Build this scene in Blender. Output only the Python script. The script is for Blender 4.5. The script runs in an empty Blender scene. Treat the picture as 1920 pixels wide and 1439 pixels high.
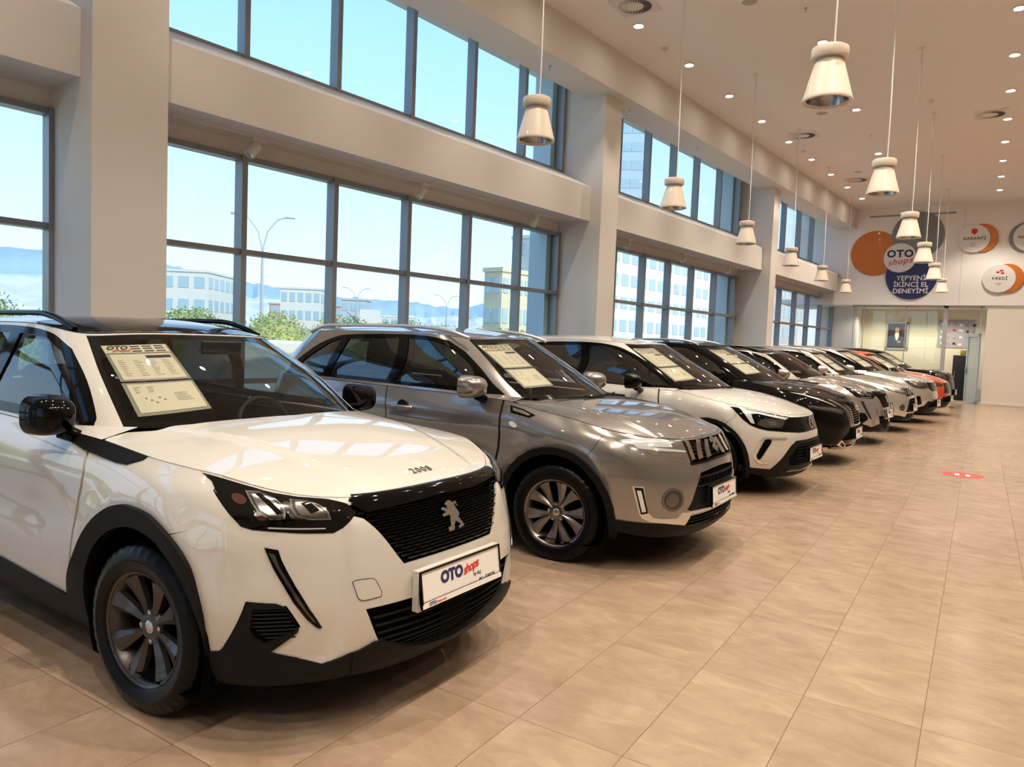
import bpy, bmesh, math, random
import numpy as np
from mathutils import Vector, Matrix
from mathutils.geometry import delaunay_2d_cdt
sc = bpy.context.scene
COL = sc.collection
rnd = random.Random(7)
PI = math.pi

# ------------------------------------------------------------------ camera
F_PX, YAW, PITCH, ROLL, CAM_H = 1362.32, 0.571221, 0.0592304, -0.0395628, 1.5
def _campose():
    cr, sr, cp, sp, cy, sy = (math.cos(ROLL), math.sin(ROLL), math.cos(PITCH), math.sin(PITCH), math.cos(YAW), math.sin(YAW))
    def w(u, v, f):
        fy = f * cp - v * sp; up = -v * cp - f * sp
        return Vector((u * cy - fy * sy, u * sy + fy * cy, up))
    fwd = w(0, 0, 1); right = w(cr, sr, 0); down = w(-sr, cr, 0)
    m = Matrix.Identity(4)
    for i in range(3):
        m[i][0] = right[i]; m[i][1] = -down[i]; m[i][2] = -fwd[i]
    m[2][3] = CAM_H
    return m
cam = bpy.data.objects.new('camera', bpy.data.cameras.new('camera'))
COL.objects.link(cam)
cam.matrix_world = _campose()
cam.data.sensor_width = 36.0; cam.data.lens = F_PX / 1920 * 36.0; cam.data.clip_end = 5000; cam.data.clip_start = .05
sc.camera = cam

# ------------------------------------------------------------------ exposure
sc.view_settings.view_transform = 'Standard'; sc.view_settings.look = 'None'
sc.view_settings.gamma = 1.0; sc.view_settings.use_curve_mapping = False
sc.view_settings.exposure = 0.0
cy = sc.cycles
cy.max_bounces = 8; cy.diffuse_bounces = 4; cy.glossy_bounces = 4; cy.transmission_bounces = 6; cy.transparent_max_bounces = 24
cy.caustics_reflective = False; cy.caustics_refractive = False; cy.sample_clamp_indirect = 6.0
cy.use_denoising = True

# ------------------------------------------------------------------ sky
world = bpy.data.worlds.new('sky'); sc.world = world; world.use_nodes = True
nt = world.node_tree; nt.nodes.clear()
tc = nt.nodes.new('ShaderNodeTexCoord'); sp_ = nt.nodes.new('ShaderNodeSeparateXYZ'); rp = nt.nodes.new('ShaderNodeValToRGB')
bg = nt.nodes.new('ShaderNodeBackground'); wo = nt.nodes.new('ShaderNodeOutputWorld')
nt.links.new(tc.outputs['Generated'], sp_.inputs[0]); nt.links.new(sp_.outputs['Z'], rp.inputs[0])
nt.links.new(rp.outputs[0], bg.inputs[0]); nt.links.new(bg.outputs[0], wo.inputs[0])
SKY = [(0.0, (.74, .82, .88)), (.05, (.70, .82, .94)), (.14, (.58, .77, 1.0)), (.28, (.42, .68, 1.05)), (.50, (.26, .55, 1.02)), (1.0, (.14, .38, .85))]
e = rp.color_ramp.elements
while len(e) < len(SKY): e.new(.5)
for k, (p, c) in enumerate(SKY): e[k].position = p; e[k].color = (*c, 1)
bg.inputs[1].default_value = 1.7
sun = bpy.data.objects.new('sun', bpy.data.lights.new('sun', 'SUN')); COL.objects.link(sun)
sun.data.energy = 4.0; sun.data.angle = .01; sun.data.color = (1, .93, .82)
sun.rotation_euler = (math.radians(48), 0, math.radians(80))
# ------------------------------------------------------------------ helpers
def tag(o, label=None, cat=None, group=None, kind=None):
    if label: o['label'] = label
    if cat: o['category'] = cat
    if group: o['group'] = group
    if kind: o['kind'] = kind
    return o
def empty(name, loc=(0, 0, 0), rz=0.0):
    o = bpy.data.objects.new(name, None); COL.objects.link(o); o.location = loc; o.rotation_euler = (0, 0, rz)
    o.empty_display_size = .2
    return o
def link(name, me, parent=None, mat=None):
    o = bpy.data.objects.new(name, me); COL.objects.link(o)
    if parent is not None: o.parent = parent
    if mat is not None: me.materials.append(mat)
    return o
class MB:
    """collects shapes into one mesh"""
    def __init__(s): s.v = []; s.f = []; s.sm = []
    def add(s, vs, fs, smooth=False, M=None):
        b = len(s.v)
        s.v += [tuple(M @ Vector(p)) if M else tuple(p) for p in vs]
        s.f += [tuple(b + i for i in f) for f in fs]; s.sm += [smooth] * len(fs); return s
    def box(s, c, d, M=None, rz=0, bev=0):
        x, y, z = (d[0] / 2, d[1] / 2, d[2] / 2)
        R = Matrix.Translation(c) @ Matrix.Rotation(rz, 4, 'Z')
        if M: R = M @ R
        if bev <= 0:
            vs = [(a * x, b * y, e_ * z) for a in (-1, 1) for b in (-1, 1) for e_ in (-1, 1)]
            fs = [(0, 1, 3, 2), (4, 6, 7, 5), (0, 4, 5, 1), (2, 3, 7, 6), (0, 2, 6, 4), (1, 5, 7, 3)]
            return s.add(vs, fs, False, R)
        bm = bmesh.new(); bmesh.ops.create_cube(bm, size=1); bmesh.ops.scale(bm, vec=(d[0], d[1], d[2]), verts=bm.verts)
        bmesh.ops.bevel(bm, geom=bm.edges[:], offset=min(bev, min(d) * .49), segments=3, affect='EDGES', profile=.5)
        bm.verts.index_update(); s.add([v.co[:] for v in bm.verts], [[v.index for v in f.verts] for f in bm.faces], True, R); bm.free(); return s
    def lathe(s, prof, n=48, M=None, a0=0.0, a1=2 * PI, smooth=True):
        """prof: (r, z) pairs round local z"""
        full = abs(a1 - a0 - 2 * PI) < 1e-6; m = n if full else n + 1
        vs = [(r * math.cos(a0 + (a1 - a0) * k / n), r * math.sin(a0 + (a1 - a0) * k / n), z) for k in range(m) for r, z in prof]
        L = len(prof); fs = []
        for k in range(n):
            k2 = (k + 1) % m
            for i in range(L - 1): fs.append((k * L + i, k2 * L + i, k2 * L + i + 1, k * L + i + 1))
        return s.add(vs, fs, smooth, M)
    def tube(s, pts, r, n=8, closed=False, M=None, caps=True):
        pts = [Vector(p) for p in pts]; N = len(pts); vs = []; up = None
        for i, p in enumerate(pts):
            a = pts[(i - 1) % N] if (closed or i > 0) else p; b = pts[(i + 1) % N] if (closed or i < N - 1) else p
            t = (b - a).normalized()
            if up is None: up = Vector((0, 0, 1)) if abs(t.z) < .9 else Vector((1, 0, 0))
            x = t.cross(up).normalized(); up = x.cross(t).normalized()
            rr = r[i] if isinstance(r, (list, tuple)) else r
            for k in range(n):
                an = 2 * PI * k / n; vs.append(p + (x * math.cos(an) + up * math.sin(an)) * rr)
        fs = [(i * n + k, i * n + (k + 1) % n, ((i + 1) % N) * n + (k + 1) % n, ((i + 1) % N) * n + k) for i in range(N if closed else N - 1) for k in range(n)]
        if caps and not closed: fs += [tuple(range(n))[::-1], tuple((N - 1) * n + k for k in range(n))]
        return s.add(vs, fs, True, M)
    def prism(s, poly, h, M=None, smooth=False):
        """extrude xy polygon (any shape) from z=0 to z=h"""
        n = len(poly); r = delaunay_2d_cdt([Vector(p) for p in poly], [], [list(range(n))], 1, 1e-6)
        V = [tuple(v) for v in r[0]]; m = len(V)
        vs = [(x, y, 0) for x, y in V] + [(x, y, h) for x, y in V]
        fs = [tuple(f)[::-1] for f in r[2]] + [tuple(m + i for i in f) for f in r[2]]
        s.add(vs, fs, smooth, M)
        b = [(x, y, z) for z in (0, h) for x, y in poly]
        ar = sum(poly[i][0] * poly[(i + 1) % n][1] - poly[(i + 1) % n][0] * poly[i][1] for i in range(n))
        q = [(i, (i + 1) % n, n + (i + 1) % n, n + i) for i in range(n)]
        if ar < 0: q = [f[::-1] for f in q]
        return s.add(b, q, smooth, M)
    def build(s, name, mat, parent=None, sharp=38):
        me = bpy.data.meshes.new(name); me.from_pydata(s.v, [], s.f)
        me.polygons.foreach_set('use_smooth', s.sm); me.update()
        if any(s.sm) and sharp: me.set_sharp_from_angle(angle=math.radians(sharp))
        return link(name, me, parent, mat)
def sstruct(o): o['kind'] = 'structure'; return o
def superloop(a, b, n=2.6, k=40):
    o = []
    for i in range(k):
        t = 2 * PI * i / k; c, s_ = math.cos(t), math.sin(t)
        o.append((a * math.copysign(abs(c) ** (2 / n), c), b * math.copysign(abs(s_) ** (2 / n), s_)))
    return o
def loft(loops, close=True, caps=True):
    """loops: equal-length rings of 3D points -> verts, faces"""
    n = len(loops[0]); vs = [p for l in loops for p in l]
    fs = [(i * n + k, i * n + (k + 1) % n, (i + 1) * n + (k + 1) % n, (i + 1) * n + k) for i in range(len(loops) - 1) for k in range(n)]
    if caps: fs += [tuple(range(n))[::-1], tuple((len(loops) - 1) * n + k for k in range(n))]
    return vs, fs

# ------------------------------------------------------------------ materials
def mat(name, col, rough=.5, metal=0., coat=0., spec=.5, emit=None, es=0., coat_rough=.03):
    m = bpy.data.materials.new(name); m.use_nodes = True; b = m.node_tree.nodes['Principled BSDF']
    b.inputs['Base Color'].default_value = (*col, 1); b.inputs['Roughness'].default_value = rough; b.inputs['Metallic'].default_value = metal
    b.inputs['Coat Weight'].default_value = coat; b.inputs['Coat IOR'].default_value = 1.75; b.inputs['Coat Roughness'].default_value = coat_rough; b.inputs['Specular IOR Level'].default_value = spec
    if emit: b.inputs['Emission Color'].default_value = (*emit, 1); b.inputs['Emission Strength'].default_value = es
    return m
def noisy(m, scale=8., amt=.08, bump=0., stretch=(1, 1, 1), detail=4, dist=.02):
    """break a material's colour up a little, optional bump"""
    nt = m.node_tree; b = nt.nodes['Principled BSDF']; tc = nt.nodes.new('ShaderNodeTexCoord'); mp = nt.nodes.new('ShaderNodeMapping')
    mp.inputs['Scale'].default_value = stretch; n = nt.nodes.new('ShaderNodeTexNoise'); n.inputs['Scale'].default_value = scale; n.inputs['Detail'].default_value = detail
    nt.links.new(tc.outputs['Object'], mp.inputs[0]); nt.links.new(mp.outputs[0], n.inputs['Vector'])
    c = b.inputs['Base Color'].default_value[:]
    mx = nt.nodes.new('ShaderNodeMix'); mx.data_type = 'RGBA'
    mx.inputs[6].default_value = (c[0] * (1 - amt), c[1] * (1 - amt), c[2] * (1 - amt), 1); mx.inputs[7].default_value = (min(1, c[0] * (1 + amt)), min(1, c[1] * (1 + amt)), min(1, c[2] * (1 + amt)), 1)
    nt.links.new(n.outputs['Fac'], mx.inputs[0]); nt.links.new(mx.outputs[2], b.inputs['Base Color'])
    if bump:
        bp = nt.nodes.new('ShaderNodeBump'); bp.inputs['Strength'].default_value = bump; bp.inputs['Distance'].default_value = dist
        nt.links.new(n.outputs['Fac'], bp.inputs['Height']); nt.links.new(bp.outputs[0], b.inputs['Normal'])
    return m
def glass(name, tint, ior=1.5, rough=0.0):
    m = bpy.data.materials.new(name); m.use_nodes = True; nt = m.node_tree; nt.nodes.clear()
    t = nt.nodes.new('ShaderNodeBsdfTransparent'); t.inputs[0].default_value = (*tint, 1)
    g = nt.nodes.new('ShaderNodeBsdfGlossy'); g.inputs['Roughness'].default_value = rough; g.inputs[0].default_value = (1, 1, 1, 1)
    ge = nt.nodes.new('ShaderNodeNewGeometry'); d = nt.nodes.new('ShaderNodeVectorMath'); d.operation = 'DOT_PRODUCT'; nt.links.new(ge.outputs['Normal'], d.inputs[0]); nt.links.new(ge.outputs['Incoming'], d.inputs[1])
    def m_(op, a, b):
        n = nt.nodes.new('ShaderNodeMath'); n.operation = op
        for i, v in enumerate((a, b)):
            if v is None: continue
            if isinstance(v, (int, float)): n.inputs[i].default_value = v
            else: nt.links.new(v, n.inputs[i])
        return n.outputs[0]
    f0 = ((ior - 1) / (ior + 1)) ** 2; c1 = m_('SUBTRACT', 1.0, m_('ABSOLUTE', d.outputs['Value'], None)); f = m_('ADD', m_('MULTIPLY', m_('POWER', c1, 5.0), (1 - f0) * 1.0), f0)
    x = nt.nodes.new('ShaderNodeMixShader'); o = nt.nodes.new('ShaderNodeOutputMaterial')
    nt.links.new(f, x.inputs[0]); nt.links.new(t.outputs[0], x.inputs[1]); nt.links.new(g.outputs[0], x.inputs[2]); nt.links.new(x.outputs[0], o.inputs[0])
    return m
def emis(name, col, st):
    m = bpy.data.materials.new(name); m.use_nodes = True; nt = m.node_tree; nt.nodes.clear()
    e = nt.nodes.new('ShaderNodeEmission'); e.inputs[0].default_value = (*col, 1); e.inputs[1].default_value = st
    o = nt.nodes.new('ShaderNodeOutputMaterial'); nt.links.new(e.outputs[0], o.inputs[0]); return m
def metallic_paint(name, col, flake=.15):
    m = mat(name, col, .24, .75, 1.0, .5)
    return noisy(m, 900, flake, 0)
M = {}
M['white_paint'] = mat('white_car_paint', (.56, .535, .49), .4, 0, 1.0, .5)
M['grey_paint'] = metallic_paint('grey_metallic_paint', (.27, .25, .235))
M['silver_paint'] = metallic_paint('silver_beige_paint', (.45, .42, .385))
M['pearl_paint'] = metallic_paint('pearl_white_paint', (.70, .66, .60), .04)
M['black_paint'] = mat('black_car_paint', (.004, .0035, .004), .05, 0, .0, .28)
M['orange_paint'] = mat('orange_car_paint', (.62, .075, .012), .3, .2, 1.0, .5)
M['red_paint'] = mat('dark_red_car_paint', (.16, .012, .010), .3, .2, 1.0, .5)
M['dark_paint'] = metallic_paint('dark_grey_paint', (.055, .05, .045))
M['gloss_black'] = mat('gloss_black_trim', (.002, .002, .002), .05, 0, 0, .2)
M['clad'] = noisy(mat('matte_black_cladding', (.007, .007, .0075), .55, 0, 0, .14), 300, .2, .15, dist=.001)
M['dark'] = mat('black_void_plastic', (.002, .002, .002), .8, 0, 0, .05)
M['tyre'] = noisy(mat('tyre_rubber', (.003, .003, .0035), .30, 0, 0, .16), 120, .2, .1, dist=.001)
M['rim_dark'] = mat('dark_grey_alloy', (.060, .055, .051), .38, .6, .2)
M['rim'] = mat('grey_alloy', (.19, .17, .16), .28, .9, .4)
M['rim_silver'] = mat('silver_alloy', (.55, .53, .5), .25, .9, .4)
M['chrome'] = mat('chrome', (.80, .79, .77), .08, 1.0)
M['satin'] = mat('satin_silver_trim', (.74, .72, .69), .25, .8)
M['reflector'] = mat('lamp_reflector', (.45, .45, .45), .16, 1.0)
M['lamp_grey'] = mat('smoked_lamp_plastic', (.07, .068, .066), .15, .6, 1.0)
M['lamp_clear'] = mat('clear_lamp_housing', (.30, .295, .285), .16, .7, 1.0)
M['lamp_bright'] = mat('clear_lamp_strip', (.70, .72, .74), .12, .3, 1.0)
M['amber'] = mat('red_amber_reflector', (.07, .010, .008), .2, 0, 1.0)
M['glass'] = glass('windscreen_glass', (.70, .72, .70), 1.56)
M['side_glass'] = glass('side_window_glass', (.36, .42, .42), 1.95)
M['tint_glass'] = glass('tinted_rear_glass', (.07, .08, .08), 1.95)
M['lens'] = glass('lamp_cover_glass', (.93, .95, .95), 1.45)
M['seat'] = noisy(mat('charcoal_seat_fabric', (.004, .004, .0042), .85), 60, .3, .2, dist=.002)
M['dash'] = noisy(mat('dashboard_plastic', (.008, .008, .008), .55, 0, 0, .3), 200, .2, .2, dist=.001)
M['mesh'] = mat('grille_mesh_plastic', (.014, .014, .014), .35, 0, 0, .4)
M['paper'] = mat('paper_sheet', (.95, .85, .66), .5, 0, .6)
M['plate'] = mat('white_plate', (.86, .85, .84), .3, 0, .5)
M['navy'] = mat('navy_ink', (.012, .022, .13), .4)
M['ink'] = mat('black_ink', (.02, .02, .022), .5)
M['inkgrey'] = mat('grey_ink', (.36, .33, .27), .6)
M['red'] = mat('red_ink', (.65, .03, .03), .4)
# ------------------------------------------------------------------ car surfaces
def herm(xs, ys, x):
    xs=np.asarray(xs,float); ys=np.asarray(ys,float); x=np.asarray(x,float)
    if len(xs)==1: return np.full(x.shape, ys[0])
    if xs[0]>xs[-1]: xs=xs[::-1]; ys=ys[::-1]
    d=np.diff(ys)/np.diff(xs); m=np.empty(len(xs)); m[0]=d[0]; m[-1]=d[-1]
    for i in range(1,len(xs)-1):
        m[i]=0 if d[i-1]*d[i]<=0 else 2*d[i-1]*d[i]/(d[i-1]+d[i])
    x=np.clip(x,xs[0],xs[-1]); i=np.clip(np.searchsorted(xs,x)-1,0,len(xs)-2)
    h=xs[i+1]-xs[i]; t=(x-xs[i])/h
    return (2*t**3-3*t**2+1)*ys[i]+(t**3-2*t**2+t)*h*m[i]+(3*t**2-2*t**3)*ys[i+1]+(t**3-t**2)*h*m[i+1]
def val(f,x):
    if isinstance(f,(int,float)): return np.full(np.shape(x),float(f))
    return herm([p[0] for p in f],[p[1] for p in f],x)
class Wrap:
    """surface wrapped round the car; s: 0 nose centre, 1 start of side, 2 end of side, 3 tail centre; v: row index. right side is y<0"""
    NS=241
    def __init__(self,rows,bump=None):
        self.rows=rows; self.bump=bump; P=[]
        for r in rows: P.append(self.curve(r))
        self.P=np.array(P)  # rows x NS x 3   (positive y half)
    def curve(self,r):
        zf,xf,hw,xc,n,xr,xe,nr=r
        th=np.linspace(0,np.pi/2,600)
        def q(x0,x1,n):   # from centre (x0 + , y 0) to side
            c=np.cos(th)**(2/n); s=np.sin(th)**(2/n)
            X=x1+(x0-x1)*c; Y=s
            L=np.r_[0,np.cumsum(np.hypot(np.diff(X),np.diff(Y*val(hw,x1))))]
            u=np.linspace(0,L[-1],81)
            return np.interp(u,L,X),np.interp(u,L,Y)
        X1,Y1=q(xf,xc,n); X3,Y3=q(xe,xr,nr); X3=X3[::-1];Y3=Y3[::-1]
        X2=np.linspace(xc,xr,81)[1:-1]; Y2=np.ones(79)
        X=np.r_[X1,X2,X3]; Y=np.r_[Y1,Y2,Y3]
        W=val(hw,X); Z=val(zf,X)
        return np.stack([X,Y*W,Z],1)
    def __call__(self,s,v):
        s=np.asarray(s,float); v=np.asarray(v,float); sg=np.sign(s)+(s==0); a=np.clip(np.abs(s),0,3)*(self.P.shape[1]-1)/3
        i=np.clip(a.astype(int),0,self.P.shape[1]-2); f=(a-i)[...,None]
        def row(k):
            k=np.clip(k,0,len(self.rows)-1)
            return self.P[k,i]*(1-f)+self.P[k,i+1]*f
        j=np.clip(np.floor(v).astype(int),0,len(self.rows)-2); t=(v-j)[...,None]
        p0,p1,p2,p3=row(j-1),row(j),row(j+1),row(j+2)
        p0=np.where((j==0)[...,None],2*p1-p2,p0); p3=np.where((j==len(self.rows)-2)[...,None],2*p2-p1,p3)
        m1=(p2-p0)/2; m2=(p3-p1)/2
        o=(2*t**3-3*t**2+1)*p1+(t**3-2*t**2+t)*m1+(3*t**2-2*t**3)*p2+(t**3-t**2)*m2
        if self.bump is not None: o=self.bump(o,np.abs(s))
        o=o.copy(); o[...,1]*=np.where(sg<0,-1,1)
        return o
class Cap:
    """height field over a wrap's top row; params x,y"""
    def __init__(self,wrap,zc,p=2.6,crease=None,v=None):
        self.w=wrap; self.zc=zc; self.p=p; self.cr=crease
        v=len(wrap.rows)-1 if v is None else v
        R=wrap(np.linspace(0,3,601),np.full(601,float(v))); o=np.argsort(R[:,0]); self.X=R[o,0]; self.Y=R[o,1]; self.Z=R[o,2]
    def __call__(self,x,y):
        x=np.asarray(x,float); y=np.asarray(y,float)
        Y=np.interp(x,self.X,self.Y); Z=np.interp(x,self.X,self.Z)
        r=np.clip(np.abs(y)/np.maximum(Y,1e-4),0,1.0)
        zc=val(self.zc,x)
        z=zc-(zc-Z)*r**self.p
        if self.cr is not None: z=z+self.cr(x,y,Y)
        return np.stack([x,y,z],-1)
def normal(surf,a,b,e=2e-3):
    ta=surf(a+e,b)-surf(a-e,b); tb=surf(a,b+e)-surf(a,b-e)
    n=np.cross(ta,tb); l=np.linalg.norm(n,axis=-1,keepdims=True)
    return n/np.maximum(l,1e-12)
def inpoly(P, poly):
    P = np.asarray(P); x, y = P[:, 0], P[:, 1]; c = np.zeros(len(P), bool); q = np.asarray(poly, float); j = len(q) - 1
    for i in range(len(q)):
        xi, yi = q[i]; xj, yj = q[j]
        if yi != yj:
            k = ((yi > y) != (yj > y)) & (x < (xj - xi) * (y - yi) / (yj - yi) + xi); c ^= k
        j = i
    return c
def smooth_loop(p, S, ang=38, sub=4):
    """round the gentle bends of a closed outline, keep its sharp corners"""
    q = np.asarray(p, float) * S; n = len(q); o = []
    cor = []
    for i in range(n):
        a = q[i] - q[i - 1]; b = q[(i + 1) % n] - q[i]; la, lb = np.hypot(*a), np.hypot(*b)
        cs = (a @ b) / max(la * lb, 1e-12); cor.append(math.degrees(math.acos(max(-1, min(1, cs)))) > ang)
    for i in range(n):
        p1, p2 = q[i], q[(i + 1) % n]; p0 = p1 * 2 - p2 if cor[i] else q[i - 1]; p3 = p2 * 2 - p1 if cor[(i + 1) % n] else q[(i + 2) % n]
        d = np.hypot(*(p2 - p1))
        if cor[i]: p0 = p1 - (p3 - p1) * .2 if not cor[(i + 1) % n] else p0
        for k in range(sub):
            t = k / sub
            t1 = (p2 - p0) / 2; t2 = (p3 - p1) / 2
            for tt in (t1, t2):
                l = np.hypot(*tt)
                if l > d: tt *= d / l
            o.append((2 * t**3 - 3 * t**2 + 1) * p1 + (t**3 - 2 * t**2 + t) * t1 + (3 * t**2 - 2 * t**3) * p2 + (t**3 - t**2) * t2)
    return np.array(o) / S
def grow(poly, d, S):
    """move a closed outline outwards by d (metres)"""
    q = np.asarray(poly, float) * S; n = len(q)
    ar = sum(q[i][0] * q[(i + 1) % n][1] - q[(i + 1) % n][0] * q[i][1] for i in range(n)); sg = 1 if ar > 0 else -1
    o = []
    for i in range(n):
        a = q[i] - q[i - 1]; b = q[(i + 1) % n] - q[i]; a = a / max(np.hypot(*a), 1e-9); b = b / max(np.hypot(*b), 1e-9)
        m = np.array([a[1] + b[1], -(a[0] + b[0])]) * sg; l = np.hypot(*m); o.append(q[i] + (m / l * d if l > .3 else np.array([a[1], -a[0]]) * sg * d))
    return np.array(o) / S
def patch(name, surf, S, outer, holes=(), off=0., thick=.006, grid=.03, mat_=None, parent=None, sm=True, soft=True, mb=None, extra=None):
    """a panel lying on a surface: outline in surface parameters, S = metres per parameter unit"""
    S = np.asarray(S, float)
    loops = [smooth_loop(l, S) if soft else np.asarray(l, float) for l in [outer, *holes]]
    V = []; E = []; polys = []
    for l in loops:
        q = l * S; pts = []
        for i in range(len(q)):
            a, b = q[i], q[(i + 1) % len(q)]; L = np.hypot(*(b - a)); k = max(1, int(math.ceil(L / grid)))
            for t in range(k): pts.append(a + (b - a) * t / k)
        base = len(V); V += pts; n = len(pts); E += [(base + i, base + (i + 1) % n) for i in range(n)]; polys.append(np.array(pts))
    A = np.array(V); lo, hi = polys[0].min(0), polys[0].max(0)
    gx = np.arange(lo[0] + grid * .5, hi[0], grid); gy = np.arange(lo[1] + grid * .5, hi[1], grid)
    if len(gx) and len(gy):
        X, Y = np.meshgrid(gx, gy, indexing='ij'); G = np.stack([X.ravel(), Y.ravel()], 1)
        k = inpoly(G, polys[0])
        for h in polys[1:]: k &= ~inpoly(G, h)
        G = G[k]
        if len(G):
            B = A
            keep = np.ones(len(G), bool)
            for c0 in range(0, len(G), 2000):
                dd = ((G[c0:c0 + 2000, None, :] - B[None]) ** 2).sum(2).min(1); keep[c0:c0 + 2000] = dd > (grid * .45) ** 2
            V += list(G[keep])
    r = delaunay_2d_cdt([Vector((float(p[0]), float(p[1]))) for p in V], E, [], 0, 1e-6)
    VV = np.array([tuple(v) for v in r[0]]); T = np.array([f for f in r[2] if len(f) == 3])
    C = VV[T].mean(1); k = inpoly(C, polys[0])
    for h in polys[1:]: k &= ~inpoly(C, h)
    T = T[k]
    used = np.unique(T); remap = -np.ones(len(VV), int); remap[used] = np.arange(len(used)); VV = VV[used]; T = remap[T]
    UV = VV / S; P = surf(UV[:, 0], UV[:, 1]); N = normal(surf, UV[:, 0], UV[:, 1])
    bad = np.linalg.norm(N, axis=1) < .5
    if bad.any(): N[bad] = np.array([1., 0, 0])
    O = P + N * off
    if extra is not None: O = extra(O, N, UV)
    tn = np.cross(O[T[:, 1]] - O[T[:, 0]], O[T[:, 2]] - O[T[:, 0]]); fl = (tn * N[T].sum(1)).sum(1) < 0
    T[fl] = T[fl][:, ::-1]
    cnt = {}
    for t in T:
        for a, b in ((t[0], t[1]), (t[1], t[2]), (t[2], t[0])):
            cnt[(a, b)] = 1
    be = [(a, b) for (a, b) in cnt if (b, a) not in cnt]
    vs = O.tolist(); nn = N.tolist(); fs = T.tolist()
    if thick > 0 and be:
        bv = sorted({i for e_ in be for i in e_}); m = len(vs); top = {b: m + k for k, b in enumerate(bv)}; bot = {b: m + len(bv) + k for k, b in enumerate(bv)}
        vs += [O[b].tolist() for b in bv] + [(O[b] - N[b] * thick).tolist() for b in bv]; nn += [[0, 0, 0]] * (2 * len(bv))
        fs += [[top[b], top[a], bot[a], bot[b]] for a, b in be]
    if mb is not None:
        mb.add(vs, fs, True); mb.__dict__.setdefault('n', []); mb.n += nn; return None
    me = bpy.data.meshes.new(name); me.from_pydata(vs, [], fs); me.polygons.foreach_set('use_smooth', [True] * len(fs)); me.update()
    me.normals_split_custom_set_from_vertices(nn)
    return link(name, me, parent, mat_)
def build_n(mb, name, mat_, parent=None):
    """build an MB filled by patch(), keeping the surface normals"""
    o = mb.build(name, mat_, parent, 0); o.data.normals_split_custom_set_from_vertices(mb.n + [[0, 0, 0]] * (len(mb.v) - len(mb.n))); return o
def mir(p): return [(-float(a), float(b)) for a, b in list(p)][::-1]
def inv(surf, pts, axes=(0, 2), side=-1, vmax=None, srange=None):
    """surface parameters of points given in two car axes"""
    vmax = len(surf.rows) - 1 if vmax is None else vmax
    s0, s1 = srange or (.25, 3.0); s = np.linspace(s0, s1, 400); v = np.linspace(0, vmax, 61)
    if not hasattr(surf, '_g') or surf._g[0] != (s0, s1, vmax):
        A, B = np.meshgrid(s, v, indexing='ij'); surf._g = ((s0, s1, vmax), A, B, surf(A, B))
    _, A, B, Q = surf._g; out = []
    for a, b in pts:
        if axes[0] == 1: a = abs(a)
        D = (Q[..., axes[0]] - a) ** 2 + (Q[..., axes[1]] - b) ** 2; k = np.unravel_index(np.argmin(D), D.shape); sv = np.array([A[k], B[k]])
        for _ in range(8):
            f = surf(np.array([sv[0], sv[0] + 1e-3, sv[0]]), np.array([sv[1], sv[1], sv[1] + 1e-3]))[:, list(axes)]
            J = np.stack([(f[1] - f[0]) / 1e-3, (f[2] - f[0]) / 1e-3], 1); r = np.array([a, b]) - f[0]
            try: d = np.linalg.solve(J, r)
            except np.linalg.LinAlgError: break
            d = np.clip(d, [-.05, -.4], [.05, .4]); sv = sv + d; sv[0] = min(max(sv[0], s0), s1); sv[1] = min(max(sv[1], -.2), vmax + .2)
        sv[1] = min(max(sv[1], 0), vmax)
        out.append((side * float(sv[0]), float(sv[1])))
    return out
# ------------------------------------------------------------------ the showroom
DL = math.radians(5.69); WU = Vector((math.sin(DL), math.cos(DL), 0)); WN = Vector((math.cos(DL), -math.sin(DL), 0))   # along the window wall, into the room
ZC, ZS = 6.607, 5.916            # ceiling, soffit by the windows
YW = 28.4                        # far upper wall
WM = Matrix(((WU.x, WN.x, 0, 0), (WU.y, WN.y, 0, 0), (0, 0, 1, 0), (0, 0, 0, 1)))   # local (q along wall, p off the camera axis, z)
def wbox(mb, q0, q1, p0, p1, z0, z1): return mb.box(((q0 + q1) / 2, (p0 + p1) / 2, (z0 + z1) / 2), (q1 - q0, p1 - p0, z1 - z0), WM)
plaster = noisy(mat('grey_white_plaster', (.73, .70, .665), .75, 0, 0, .3), 3, .015, .03, dist=.003)
plaster_far = noisy(mat('white_panel_wall', (.88, .86, .84), .6, 0, 0, .3), 2, .01)
ceil_m = noisy(mat('ceiling_paint', (.92, .89, .86), .85, 0, 0, .2), 2, .012)
frame_m = mat('grey_window_frame', (.27, .29, .31), .38, .3)
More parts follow.
